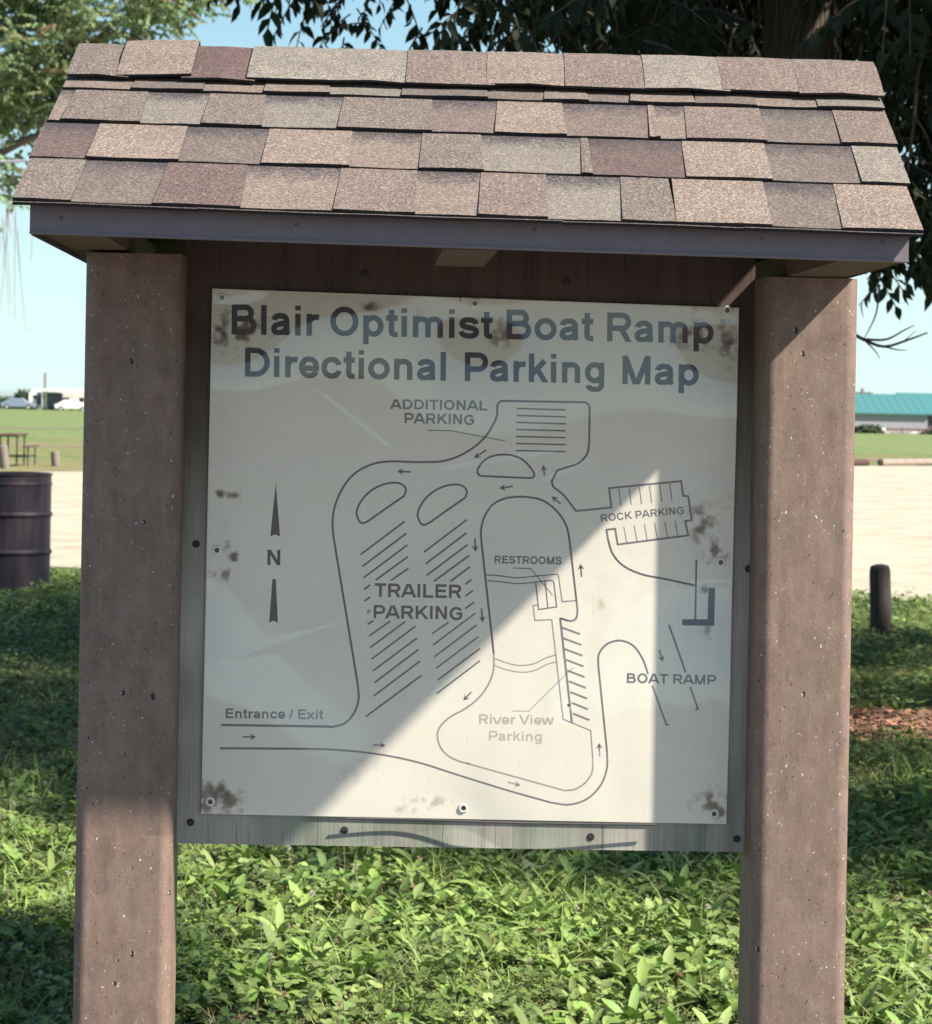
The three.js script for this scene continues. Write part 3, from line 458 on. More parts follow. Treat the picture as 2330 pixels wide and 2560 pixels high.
const rim = []; for (let k = 0; k < 4; k++) { const a = PC[k], b = PC[(k + 1) % 4], i = (v) => v.clone().lerp(V(.015, 1.274, 0), -.0006); rim.push(hexa([V(a.x, a.y, -.0842), V(a.x, a.y, -.0888), V(b.x, b.y, -.0888), V(b.x, b.y, -.0842)], [i(a).setZ(-.0842), i(a).setZ(-.0888), i(b).setZ(-.0888), i(b).setZ(-.0842)])); }
const plate = part('map_panel', plateGrid(16, bowed), new THREE.MeshStandardMaterial({ map: mapTex, roughness: .42, side: THREE.DoubleSide }), kiosk, 'faded white panel printed with a boat ramp parking map');
part('panel_edge', mergeGeometries(rim), std({ color: lin(.09, .08, .085), roughness: .8 }), plate);
{
  const washer = new THREE.LatheGeometry([[.0034, .0002], [.0038, .0022], [.0062, .0020], [.0073, .0003]].map((a) => new THREE.Vector2(...a)), 22).rotateX(Math.PI / 2), core = new THREE.LatheGeometry([[.0004, .0004], [.002, .0005], [.0037, .0006], [.0038, -.001]].map((a) => new THREE.Vector2(...a)), 18).rotateX(Math.PI / 2);
  const wm = std({ color: lin(.72, .70, .69), roughness: .45 }), cm = std({ color: lin(.012, .011, .014), roughness: .6 });
  for (const [x, y] of [[-0.3605, 1.6541, -0.0830], [0.0140, 1.6534, -0.0830], [0.3912, 1.6504, -0.0830], [-0.3611, 1.2808, -0.0830], [0.3883, 1.2743, -0.0830], [-0.3641, 0.9089, -0.0830], [0.0104, 0.9033, -0.0830], [0.3853, 0.8991, -0.0830]]) { part('washer', washer.clone().translate(x, y, -.0832), wm, plate); part('screw', core.clone().translate(x, y, -.0826), cm, plate); }
  // clear plastic sheet screwed over the panel: it buckles between its screws
  const pins = [[.02, .02], [.51, .02], [.985, .02], [.025, .51], [.985, .51], [.02, .985], [.5, .985], [.985, .985]];
  const bulge = (u, v) => { let k = 1; for (const [a, b] of pins) k *= 1 - Math.exp(-((u - a) ** 2 + (v - b) ** 2) / .012); return k; };
  const crease = (u, v, a, b, h, w) => { const dx = b[0] - a[0], dy = b[1] - a[1], t = clamp(((u - a[0]) * dx + (v - a[1]) * dy) / (dx * dx + dy * dy), 0, 1), q = Math.hypot(u - a[0] - t * dx, v - a[1] - t * dy) / w; return h * Math.exp(-q * q) * Math.sin(Math.PI * (.08 + .84 * t)); };
  const folds = (u, v) => crease(u, v, [.71, .31], [.625, .356], .0022, .0035) + crease(u, v, [.655, .293], [.42, .338], .0012, .004) + crease(u, v, [.60, .37], [.47, .44], .0010, .004) + crease(u, v, [.2, .19], [.36, .31], .0008, .005) + crease(u, v, [.02, .71], [.36, .6], .0007, .006) + .0007 * Math.sin(60 * Math.atan2(v + .12, u - .82)) * sstep(.42, .12, Math.abs(v - .12)) * sstep(.45, .75, u);   // sharp folds and a fan of ripples
  const wave = (u, v) => folds(u, v) - .0805 + bulge(u, v) * (.0135 + .0078 * Math.sin(7.5 * (u * .55 - v) + 2.4 * Math.sin(u * 3.2 + 1)) + .0046 * Math.sin(5.2 * (u + v * .8) + 1.6 * Math.sin(v * 4)));
  part('clear_cover', plateGrid(220, wave, .003, .997), new THREE.MeshPhysicalMaterial({ color: 0xffffff, transmission: 1, thickness: 0, roughness: .055, ior: 1.72, side: THREE.DoubleSide }), plate, 'clear buckled plastic sheet over the map');
  const lip = []; for (let i = 0; i <= 60; i++) { const u = lerp(.275, .865, i / 60), a = plateAt(u, 1.0), k = i / 60; lip.push(V(a.x, a.y - .001, -.078 + .0045 + .0085 * Math.sin(Math.PI * clamp(1.15 * k - .2, 0, 1)) ** 1.5 - .004 * Math.sin(Math.PI * clamp(k * 2.4, 0, 1)))); }
  part('cover_lip', new THREE.TubeGeometry(new THREE.CatmullRomCurve3(lip), 80, .0016, 6), std({ color: lin(.07, .065, .07), roughness: .5 }), plate);
}

// ------------------------------------------------------------------ the big tree by the kiosk
const barkTex = dataTex(512, 512, (x, y) => { const w = fbm(x / 64, y / 128, 71, 3, 8), r = Math.abs(Math.sin((x / 512 * 22 + w * 5) * Math.PI)), k = (.35 + .65 * r) * (.7 + .5 * fbm(x / 10, y / 24, 72, 3)); return [.14 * k, .11 * k, .085 * k]; });
barkTex.repeat.set(.9, .45);
const barkMat = std({ map: barkTex, bumpMap: barkTex, bumpScale: .03, roughness: 1 });
const twigMat = std({ color: lin(.10, .075, .06), roughness: 1 });
function twigGeo(seed, leaves, len, leafLen, leafWid, droop) {
  const r = rng(seed), gs = [], stem = [V(0, 0, 0), V(0, -droop * .15 * len, len * .4), V((r() - .5) * .1 * len, -droop * .8 * len, len * .95)], c = new THREE.CatmullRomCurve3(stem);
  const base = leaf(1, leafWid / leafLen, { seg: 3, fold: .35, droop: .25, shape: (t) => Math.sin(Math.PI * Math.pow(t, .72)) });
  for (let i = 0; i < leaves; i++) {
    const k = .12 + .88 * (i + r() * .5) / leaves, p = c.getPoint(Math.min(1, k)), side = i % 2 ? 1 : -1;
    gs.push(put(base, p, Q(.35 + r() * .9, side * (.5 + r() * .8) * (i > leaves - 2 ? .2 : 1), (r() - .5) * 1.4), leafLen * (.7 + .5 * r())));
  }
  const st = limb(stem, [.006, .0028], 4, 5);
  return { leaves: mergeGeometries(gs), stem: st };
}
const bigTree = thing('shade_tree', 'large dark leafed tree rising behind the kiosk roof at right', 'tree', [1.62, 0, -12]);
part('trunk', limb([V(.02, -.1, 0), V(0, .5, 0), V(-.02, 1.6, .02), V(0, 3, 0), V(.06, 4.4, .05), V(.1, 6, .1)], [.30, .225, .205, .195, .19, .13], 26, 44, .28, 3), barkMat, bigTree);
for (const [a, b] of [[[V(.02, 3.9, 0), V(.9, 4.2, .8), V(2.3, 4.3, 2.0), V(3.6, 4.0, 3.4)], [.12, .09, .06, .02]], [[V(0, 4.2, 0), V(-.9, 4.5, .7), V(-1.9, 4.5, 1.6), V(-2.8, 4.0, 2.2)], [.11, .08, .05, .015]], [[V(.05, 3.7, 0), V(1.1, 3.9, -.3), V(2.6, 3.8, -.4), V(4.6, 3.4, 0)], [.12, .09, .06, .02]], [[V(.05, 5, 0), V(.5, 6, 1.4), V(.9, 6.6, 3.1)], [.1, .07, .02]], [[V(0, 5, 0), V(-1.5, 6, -1), V(-3, 6.5, -2)], [.1, .06, .02]], [[V(.1, 4.6, 0), V(1.4, 5.6, -1.8), V(2.2, 6, -3.4)], [.11, .07, .02]], [[V(.1, 6, .1), V(.2, 7, 0), V(0, 8, .2)], [.12, .08, .03]]]) part('branch', limb(a, b, 9, 16, .2, 5), barkMat, bigTree);
{
  const vs = [1, 2, 3].map((k) => twigGeo(100 + k, 13, .42, .092, .042, .45)), L = vs.map(() => []), stems = vs.map(() => []);
  const lobes = [                                                  // centre x, y, depth and half axes, in metres from the viewer
    [1.9, 6.6, 12, 5.6, 3.4, 5.0], [5.4, 4.6, 8.9, 3.0, 2.6, 3.0], [-.2, 4.7, 12.0, 2.6, 1.5, 3.0], [3.6, 3.6, 13.6, 3.0, 1.7, 3.2], [3.2, 5.2, 7.6, 2.8, 1.3, 1.5], [4.6, 4.5, 5.9, 1.3, .8, .9]];
  const shady = (x, d) => x > 1 ? (d > 7.1 && d < 11.0) || (d > 12.2 && d < 16.6) : x > .05 ? d > 7.25 : x > -1.05 ? d > 8.2 + .4 * Math.sin(x * 4) : d > 8.7 + .3 * Math.sin(x * 5);   // where its shade lies on the lawn
  const add = (x, y, d) => {
    const k = Math.floor(R() * 3), q = Q(rr(-.25, .85), rr(0, 6.283), rr(-.5, .5)), s = rr(.75, 1.25), m = M4(V(x - 1.62, y, -d + 12), q, s), t = rr(.75, 1.25);
    L[k].push({ m, c: lin(.017 * t * rr(.8, 1.25), .030 * t, .011 * t) }); stems[k].push({ m });
  };
  for (const [cx, cy, cd, rx, ry, rd] of lobes) {
    const n = Math.round((cx > 3 ? 330 : 95) * rx * ry * rd);
    for (let i = 0; i < n; i++) {
      const a = rr(0, 6.283), u = rr(-1, 1), w = Math.sqrt(1 - u * u), rad = Math.pow(R(), .42), x = cx + rx * w * Math.cos(a) * rad, y = cy + ry * u * rad, d = cd + rd * w * Math.sin(a) * rad;
      if (fbm(x * .8 + 3, y * .9 + d * .7, 44, 3) < .42) continue;
      const floor = x < -.9 ? 3.9 : x < 1.0 ? 1.62 + d * .17 : x < 2.4 ? 2.92 + (d - 9.5) * .13 : lerp(2.75, 2.35, clamp((x - 2.4) / 1, 0, 1)) + .5 * fbm(x * 1.4, d * 1.1, 9, 2);
      if (y < floor || d < 5 || (Math.abs(x - 1.58 * d / 12) < .40 && d < 12.3 && y < 3.9)) continue;
      const gx = x - .96 * y, gd = d + .466 * y; if (gd < 19 && !shady(gx + rr(-.12, .12), gd + rr(-.15, .15))) continue;
      add(x, y, d);
    }
  }
  // the low fringe that hangs into view over and beside the roof
  for (let i = 0; i < 1800; i++) { const x = rr(-.62, 5.2), d = rr(9.2, 14.5), f = sstep(-.7, .9, x); if (R() > .3 + .7 * f || fbm(x * 2.6, d * 1.6, 14, 3) < .475 + .05 * (1 - f)) continue; if (Math.abs(x * d / 11 - 1.6 * d / 12) < .34 && d < 12.3) continue; add(x * d / 11, 2.98 + (d - 9.5) * .14 + rr(-.05, .75), d); }
  for (let i = 0; i < 900; i++) { const x = rr(1.85, 4.2), d = rr(10, 14.5); const lo = 2.1 + .5 * fbm(x * 2.2, d, 21, 2) + .25 * Math.max(0, 2.2 - x); if (fbm(x * 3, d * 2, 24, 2) < .4) continue; add(x * d / 11.5, lo + Math.abs(gauss()) * .55, d); }
  vs.forEach((v, i) => { instanced('crown', v.leaves, leafMat(lin(1, 1, 1), .22, .6), L[i], bigTree, true); instanced('twigs', v.stem, twigMat, stems[i], bigTree); });
  // bare hanging twigs
  const bare = (pts, r0) => part('branch', limb(pts.map((p) => V(p[0] - 1.62, p[1], p[2] + 12)), [r0, r0 * .35], 6, 14), twigMat, bigTree);
  const B = [[1.875, 3.093, -10.000], [1.845, 2.902, -10.000], [1.836, 2.734, -10.000], [1.821, 2.586, -10.000], [1.800, 2.375, -10.000]]; bare(B, .011);
  bare([B[2], [1.864, 2.656, -9.900], [1.874, 2.566, -9.800]], .006); bare([B[3], [1.864, 2.549, -10.000], [1.923, 2.542, -10.000]], .005); bare([B[1], [1.770, 2.848, -10.000], [1.729, 2.816, -10.000]], .005);
  const T = [[1.597, 1.880, -10.400], [1.708, 1.820, -10.400], [1.796, 1.791, -10.400], [1.905, 1.824, -10.400], [1.983, 1.854, -10.400]]; bare(T, .009);
  bare([T[1], [1.789, 1.819, -10.300], [1.846, 1.856, -10.200], [1.888, 1.878, -10.200]], .006); bare([T[2], [1.851, 1.779, -10.400], [1.895, 1.776, -10.400]], .004); bare([T[1], [1.757, 1.773, -10.400], [1.781, 1.738, -10.400]], .004); bare([[1.773, 2.058, -10.400], [1.758, 1.926, -10.400], T[1]], .005); bare([T[3], [1.865, 1.812, -10.300], [1.893, 1.853, -10.200]], .004);
}
// a young tree outside the frame at right, whose shade falls on the lawn at left
{
  const t = thing('young_tree', 'young tree at right of the kiosk, outside the picture', 'tree', [3.05, 0, -3.72]);
  part('trunk', limb([V(0, -.1, 0), V(.03, 1.5, 0), V(-.02, 3, .03), V(0, 5, 0)], [.05, .04, .03, .012], 10, 18, .15, 8), barkMat, t);
  const v = twigGeo(140, 13, .42, .095, .045, .4), l = [];
  for (let i = 0; i < 1500; i++) { const u = rr(-1, 1), a = rr(0, 6.283), w = Math.sqrt(1 - u * u), k = Math.pow(R(), .4); const px = 1.05 * w * k * Math.cos(a), py = 4.75 + .9 * u * k, pz = .95 * w * k * Math.sin(a), gx = 3.05 + px - .96 * py, gd = 3.72 - pz + .466 * py; if (gx > -1.0 + .1 * Math.sin(gd * 9) || (gx > -1.5 && gd > 6.75)) continue; l.push({ m: M4(V(px, py, pz), Q(rr(-.2, .8), rr(0, 6.28), 0), rr(.8, 1.2)), c: lin(.04, .07, .02) }); }
  instanced('crown', v.leaves, leafMat(lin(1, 1, 1), .25, .6), l, t, true);
}

// ------------------------------------------------------------------ lawn: weeds, clover, grass
const lawnMat = leafMat(lin(1, 1, 1), .35, .6), bladeMat = leafMat(lin(1, 1, 1), .3, .7);
const lushG = { c: (k = 1) => { const t = rr(.6, 1.3) * k; const y = R(); return lin(lerp(.19, .31, y) * t, lerp(.315, .385, y) * t, lerp(.07, .125, y) * t * rr(.8, 1.2)); } };
function rosette(seed, n, len, wid, lift) {
  const r = rng(seed), gs = [];
  for (let i = 0; i < n; i++) { const l = len * (.6 + .6 * r()), b = leaf(l, wid * (.7 + .5 * r()), { seg: 5, fold: .2 + .35 * r(), droop: .1 + .6 * r(), wave: .06 * r(), shape: (t) => t < .22 ? .16 : Math.sqrt(Math.max(0, 1 - Math.pow((t - .6) / .41, 2))) }); gs.push(put(b, V((r() - .5) * .035, .004 + .022 * r(), (r() - .5) * .035), Q(-(lift + (r() - .5) * .9), i / n * 6.283 + r() * .9, (r() - .5) * .8))); }
  return mergeGeometries(gs);
}
function tuft(seed, n, h, lean, w = .0042) {
  const r = rng(seed), gs = [];
  for (let i = 0; i < n; i++) gs.push(put(leaf(h * (.5 + .6 * r()), w * (.7 + .7 * r()), { seg: 3, fold: .5, droop: .12 + lean * r(), shape: (t) => 1 - .75 * t }), V((r() - .5) * .05, 0, (r() - .5) * .05), Q(-(1.25 - .55 * r()), r() * 6.283, 0)));
  return mergeGeometries(gs);
}
function clover(seed) {
  const r = rng(seed), gs = [], b = leaf(.017, .015, { seg: 3, fold: .25, droop: .1, shape: (t) => Math.sin(Math.PI * (.15 + .72 * t)) });
  for (let i = 0; i < 7; i++) { const p = V((r() - .5) * .08, .02 + .045 * r(), (r() - .5) * .08), y = r() * 6.28; for (let k = 0; k < 3; k++) gs.push(put(b, p, Q(-.2 + (r() - .5) * 1.1, y + k * 2.094, (r() - .5) * .9))); }
  return mergeGeometries(gs);
}
const onGround = (x, d) => d < lotNear(x) - .25 + .9 * hash(x * 53, d * 47, 6) ** 4 && Math.hypot(x - 1.75, d - 11.75) > .28;
const mulchy = (x, d) => Math.hypot((x - 1.95) / 1.0, (d - 11.55) / .62) < 1 + .35 * (fbm(x * 3, d * 3, 3) - .5);
const inPost = (x, d) => d > 3.3 && d < 3.8 && (Math.abs(x + .48) < .12 || Math.abs(x - .5) < .12);
function scatter(n, d0, d1, f, power = 1) {                          // even over the ground seen between two depths, a little beyond the frame
  const out = [];
  for (let i = 0; i < n; i++) { const d = Math.sqrt(lerp(d0 * d0, d1 * d1, Math.pow(R(), power))), x = rr(-1, 1) * (.215 * d + .35); if (!onGround(x, d) || inPost(x, d) || Math.hypot(x + 3.6, d - 18.9) < .33) continue; const e = f(x, d); if (e) out.push(e); }
  return out;
}
const weeds = [], grass = [], grassTall = [], cloverL = [], flowers = [], straw = [], litter = [];
const weedPatch = (x, d) => sstep(.40, .56, fbm(x * 1.5 + 10, d * 1.3, 31, 3)) * (d < 9 ? 1 : .35) * (x < -.75 ? .15 : x < -.35 && d > 6.6 ? .45 : 1);
const soil = (x, d) => Math.hypot((x + .42) / .55, (d - 5.62) / .22) < 1;       // a bare patch at the foot of the picture
const weedAt = (x, d) => (mulchy(x, d) || soil(x, d) || R() > .06 + .8 * weedPatch(x, d)) ? null : { m: M4(V(x, rr(-.004, .012), -d), Q(rr(-.25, .25), rr(0, 6.28), rr(-.25, .25)), rr(.5, 1.35)), c: lushG.c() };
weeds.push(...scatter(8800, 4.4, 9.6, weedAt, 1.1), ...scatter(4200, 9.6, 21, weedAt));
cloverL.push(...scatter(13000, 4.3, 20.5, (x, d) => (mulchy(x, d) || R() > .95 - .5 * weedPatch(x, d)) ? null : { m: M4(V(x, -.004, -d), Q(rr(-.35, .35), rr(0, 6.28), rr(-.35, .35)), rr(.7, 1.4)), c: lushG.c(rr(.55, 1.1)) }, 1.7));
grass.push(...scatter(34000, 4.3, 21, (x, d) => (mulchy(x, d) ? R() < .06 : R() < .98 - .5 * weedPatch(x, d)) && !soil(x, d) ? { m: M4(V(x, -.003, -d), Q(0, rr(0, 6.28), 0), rr(.5, 1.15)), c: R() < .16 ? lin(.27, .235, .12) : lushG.c(rr(.75, 1.15)) } : null, 1.5));
grassTall.push(...scatter(2400, 4.3, 12, (x, d) => mulchy(x, d) || fbm(x * 2, d * 2, 77, 2) < .5 ? null : { m: M4(V(x, 0, -d), Q(0, rr(0, 6.28), 0), rr(.7, 1.2)), c: lushG.c(rr(.9, 1.15)) }));
straw.push(...scatter(9500, 4.3, 14, (x, d) => fbm(x * 1.6, d * 1.6, 55, 2) < (x < -.8 ? .2 : .5) ? null : { m: M4(V(x, 0, -d), Q(rr(-.1, .3), rr(0, 6.28), 0), rr(.6, 1.1)), c: lin(.42, .345, .19).multiplyScalar(rr(.65, 1.2)) }));
flowers.push(...scatter(900, 4.3, 15, (x, d) => { const k = x < -.3 ? .95 : .4; return R() > k || fbm(x * 1.4 + 5, d * 1.4, 66, 2) < .44 ? null : { m: M4(V(x, rr(.075, .125), -d), Q(rr(-.3, .3), rr(0, 6), 0), rr(.75, 1.15)), c: R() < .6 ? lin(.5, .46, .36) : lin(.42, .28, .2) }; }));
litter.push(...scatter(900, 4.3, 13, (x, d) => ({ m: M4(V(x, rr(.002, .03), -d), Q(rr(-.5, .5), rr(0, 6), rr(-.5, .5)), rr(.5, 1.2)), c: lin(.17, .095, .06).multiplyScalar(rr(.5, 1.5)) })));
const split = (l, n) => Array.from({ length: n }, (_, k) => l.filter((_, i) => i % n === k));
function cover(name, label, category, geos, mat, list) { const o = thing(name, label, category); o.userData.kind = 'stuff'; split(list, geos.length).forEach((l, i) => instanced(name.replace(/s$/, '') + '_patch', geos[i], mat, l, o, true)); }
cover('broadleaf_weeds', 'broad bright green weed leaves carpeting the lawn behind the kiosk', 'weeds', [rosette(1, 8, .062, .021, .55), rosette(2, 7, .072, .018, .5), rosette(3, 9, .05, .021, .8), rosette(4, 6, .085, .022, .7), rosette(5, 8, .05, .024, .4)], lawnMat, weeds);
cover('clover_leaves', 'low clover leaves covering the ground between the weeds', 'clover', [clover(1), clover(2), clover(3)], lawnMat, cloverL);
cover('lawn_grass', 'short uneven lawn grass around the kiosk', 'grass', [tuft(1, 12, .085, .5), tuft(2, 14, .11, .7), tuft(3, 10, .07, .4)], bladeMat, grass);
cover('tall_grass', 'longer arching grass blades sticking out of the weeds', 'grass', [tuft(11, 7, .17, .5, .006), tuft(12, 6, .21, .7, .0055)], bladeMat, grassTall);
cover('straw', 'dry straw coloured grass blades among the green', 'dry grass', [tuft(21, 8, .085, .9, .0042), tuft(22, 9, .11, .7, .0035)], bladeMat, straw);
{ const r = rng(3), gs = []; for (let i = 0; i < 22; i++) { const u = i / 21 * 1.6 - .6, a = i * 2.4; gs.push(put(leaf(.011, .004, { seg: 2, droop: -.2 }), V(0, 0, 0), Q(-u, a, 0))); } gs.push(put(new THREE.CylinderGeometry(.0008, .0008, .1, 4), V(0, -.05, 0))); cover('clover_flowers', 'white and fading clover flower heads in the grass', 'flowers', [mergeGeometries(gs.map((g) => g.index ? g.toNonIndexed() : g))], leafMat(lin(1, 1, 1), .2, .9), flowers); }
cover('dead_leaves', 'small brown dead leaves scattered in the lawn', 'leaves', [leaf(.035, .02, { seg: 3, fold: .6, droop: .5, wave: .1 })], std({ side: THREE.DoubleSide, roughness: 1, color: lin(1, 1, 1) }), litter);
{ // mulch
  const l = []; for (let i = 0; i < 5200; i++) { const x = rr(.7, 3.2), d = rr(10.7, 12.4); if (!mulchy(x, d)) continue; l.push({ m: M4(V(x, rr(0, .03), -d), Q(rr(-.35, .35), rr(0, 6.28), rr(-.5, .5)), V(rr(.5, 1.4), rr(.6, 1.3), rr(.4, 1.6))), c: lin(.30, .155, .10).multiplyScalar(rr(.35, 1.35)) }); }
  cover('mulch', 'reddish brown bark mulch around the foot of the shade tree', 'mulch', [box(.016, .005, .05)], std({ color: lin(1, 1, 1), roughness: 1 }), l);
}

// ------------------------------------------------------------------ drum, bollards, logs, table
{
  const d = thing('metal_drum', 'rusty brown steel drum standing on the lawn edge at left', 'drum', [-3.57, 0, -19.1], .4), Rr = .297, H = .91;
  const prof = [[.02, .03], [Rr - .02, .03], [Rr - .003, 0], [Rr + .006, .004], [Rr + .006, .016], [Rr, .022]];
  for (const h of [.29, .585]) prof.push([Rr, h - .03], [Rr + .003, h - .018], [Rr + .013, h - .006], [Rr + .013, h + .006], [Rr + .003, h + .018], [Rr, h + .03]);
  prof.push([Rr, H - .1], [Rr + .005, H - .092], [Rr + .009, H - .084], [Rr + .004, H - .074], [Rr, H - .068], [Rr, H - .014]);
  const rustTex = dataTex(512, 512, (x, y) => { const n = fbm(x / 40, y / 60, 12, 5, 13), m = sstep(.42, .62, fbm(x / 26, y / 90, 29, 4, 20)); const k = .6 + .7 * n; return [lerp(.032, .055, m) * k, lerp(.022, .032, m) * k, lerp(.038, .042, m) * k]; });
  rustTex.repeat.set(2, 1);
  const m = std({ map: rustTex, roughness: .6, side: THREE.DoubleSide });
  part('body', new THREE.LatheGeometry(prof.map((a) => new THREE.Vector2(...a)), 64), m, d);
  part('rim', new THREE.TorusGeometry(Rr + .001, .0085, 10, 64).rotateX(Math.PI / 2).translate(0, H - .008, 0), m, d);
  part('liner', new THREE.CylinderGeometry(Rr - .006, Rr - .006, .8, 48, 1, true).translate(0, .49, 0), std({ color: lin(.03, .022, .022), side: THREE.DoubleSide, roughness: .9 }), d);
}
const woodTex = lumber(61, [.30, .26, .22], [.2, .17, .15]); woodTex.repeat.set(3, 2);
const oldWood = std({ map: woodTex, roughness: .95 }), darkWood = std({ map: woodTex, color: lin(.25, .23, .25), roughness: .9 });
function bollard(name, label, pos, h, r, mat, tiltX, tiltZ) {
  const b = thing(name, label, 'bollard', pos); b.rotation.set(tiltX, .7, tiltZ);
  const pr = [[0, -.15], [r * 1.02, -.15], [r, h * .3], [r * .97, h - .03], [r * .9, h - .012]], n = [0, 1, 2, 3].map((i) => [r * .9 * Math.cos((i + .3) * .38), h - .012 + .02 * Math.sin((i + .3) * .4)]);
  part('log_post', new THREE.LatheGeometry([...pr, ...n, [0, h + .012]].map((a) => new THREE.Vector2(...a)), 24), mat, b);
  part('weather_cap', new THREE.LatheGeometry([[r * .93, h - .01], [r * .8, h + .006], [r * .4, h + .0155], [0, h + .018]].map((a) => new THREE.Vector2(...a)), 20), mat === darkWood ? std({ color: lin(.03, .027, .03), roughness: .9 }) : mat, b);
}
bollard('wooden_bollard', 'dark stained round bollard at the gravel edge on the right', [2.85, 0, -16.4], .465, .073, darkWood, 0, .06);
bollard('wooden_bollard', 'pale leaning bollard rising behind the rusty drum', [-9.72, 0, -51], .5, .1, oldWood, 0, .12);
bollard('wooden_bollard', 'short grey bollard on the far verge right of the drum', [-9.05, 0, -53.4], .34, .095, oldWood, 0, .10);
function fallenLog(label, x0, x1, d0, d1, r, col) {
  const g = thing('parking_log', label, 'log', [(x0 + x1) / 2, 0, -(d0 + d1) / 2]), hx = (x1 - x0) / 2, hd = (d1 - d0) / 2;
  part('stem', limb([V(-hx, r * .9, hd), V(0, r * .95, 0), V(hx, r * .9, -hd)], [r, r * .95, r * .9], 12, 14, .15, 3), std({ map: woodTex, color: col, roughness: .9 }), g);
  for (const s of [-1, 1]) part('cut_end', new THREE.CylinderGeometry(r * .94, r * .94, .02, 14).rotateZ(Math.PI / 2).translate(s * (hx + .008), r * .9, -s * hd), std({ color: lin(.22, .16, .12), roughness: 1 }), g);
}
fallenLog('pale weathered log lying along the far edge of the lot', 11.98, 16.5, 69.6, 73.9, .11, lin(1.35, 1.25, 1.2));
fallenLog('dark reddish log at the far edge, left of the pale log', 8.2, 11.55, 66.4, 69.3, .11, lin(.38, .25, .24));
{
  const t = thing('picnic_table', 'brown picnic table on the verge beyond the drum', 'picnic table', [-10.02, 0, -53.4], .05), m = std({ color: lin(.11, .06, .05), roughness: .8 }), s = std({ color: lin(.07, .05, .05), roughness: .6 });
  for (let i = 0; i < 4; i++) part('table_plank', rbox(.115, .04, 1.8, .008, -.18 + i * .12, .70, 0), m, t);
  for (const z of [-.6, .6]) for (const x of [-.18, .18]) part('leg', box(.035, .68, .035, x, .34, z), s, t);
  for (const z of [-.6, .6]) part('cross_bar', box(.92, .03, .035, 0, .22, z), s, t);
  for (const x of [-.42, .42]) { const b = part('bench', rbox(.16, .04, 1.8, .008, x, .44, 0), m, t); for (const z of [-.6, .6]) part('leg', box(.03, .42, .03, x, .21, z), s, b); }
  for (const z of [-.62, .62]) part('brace', box(.46, .04, .035, 0, .675, z), s, t);
}

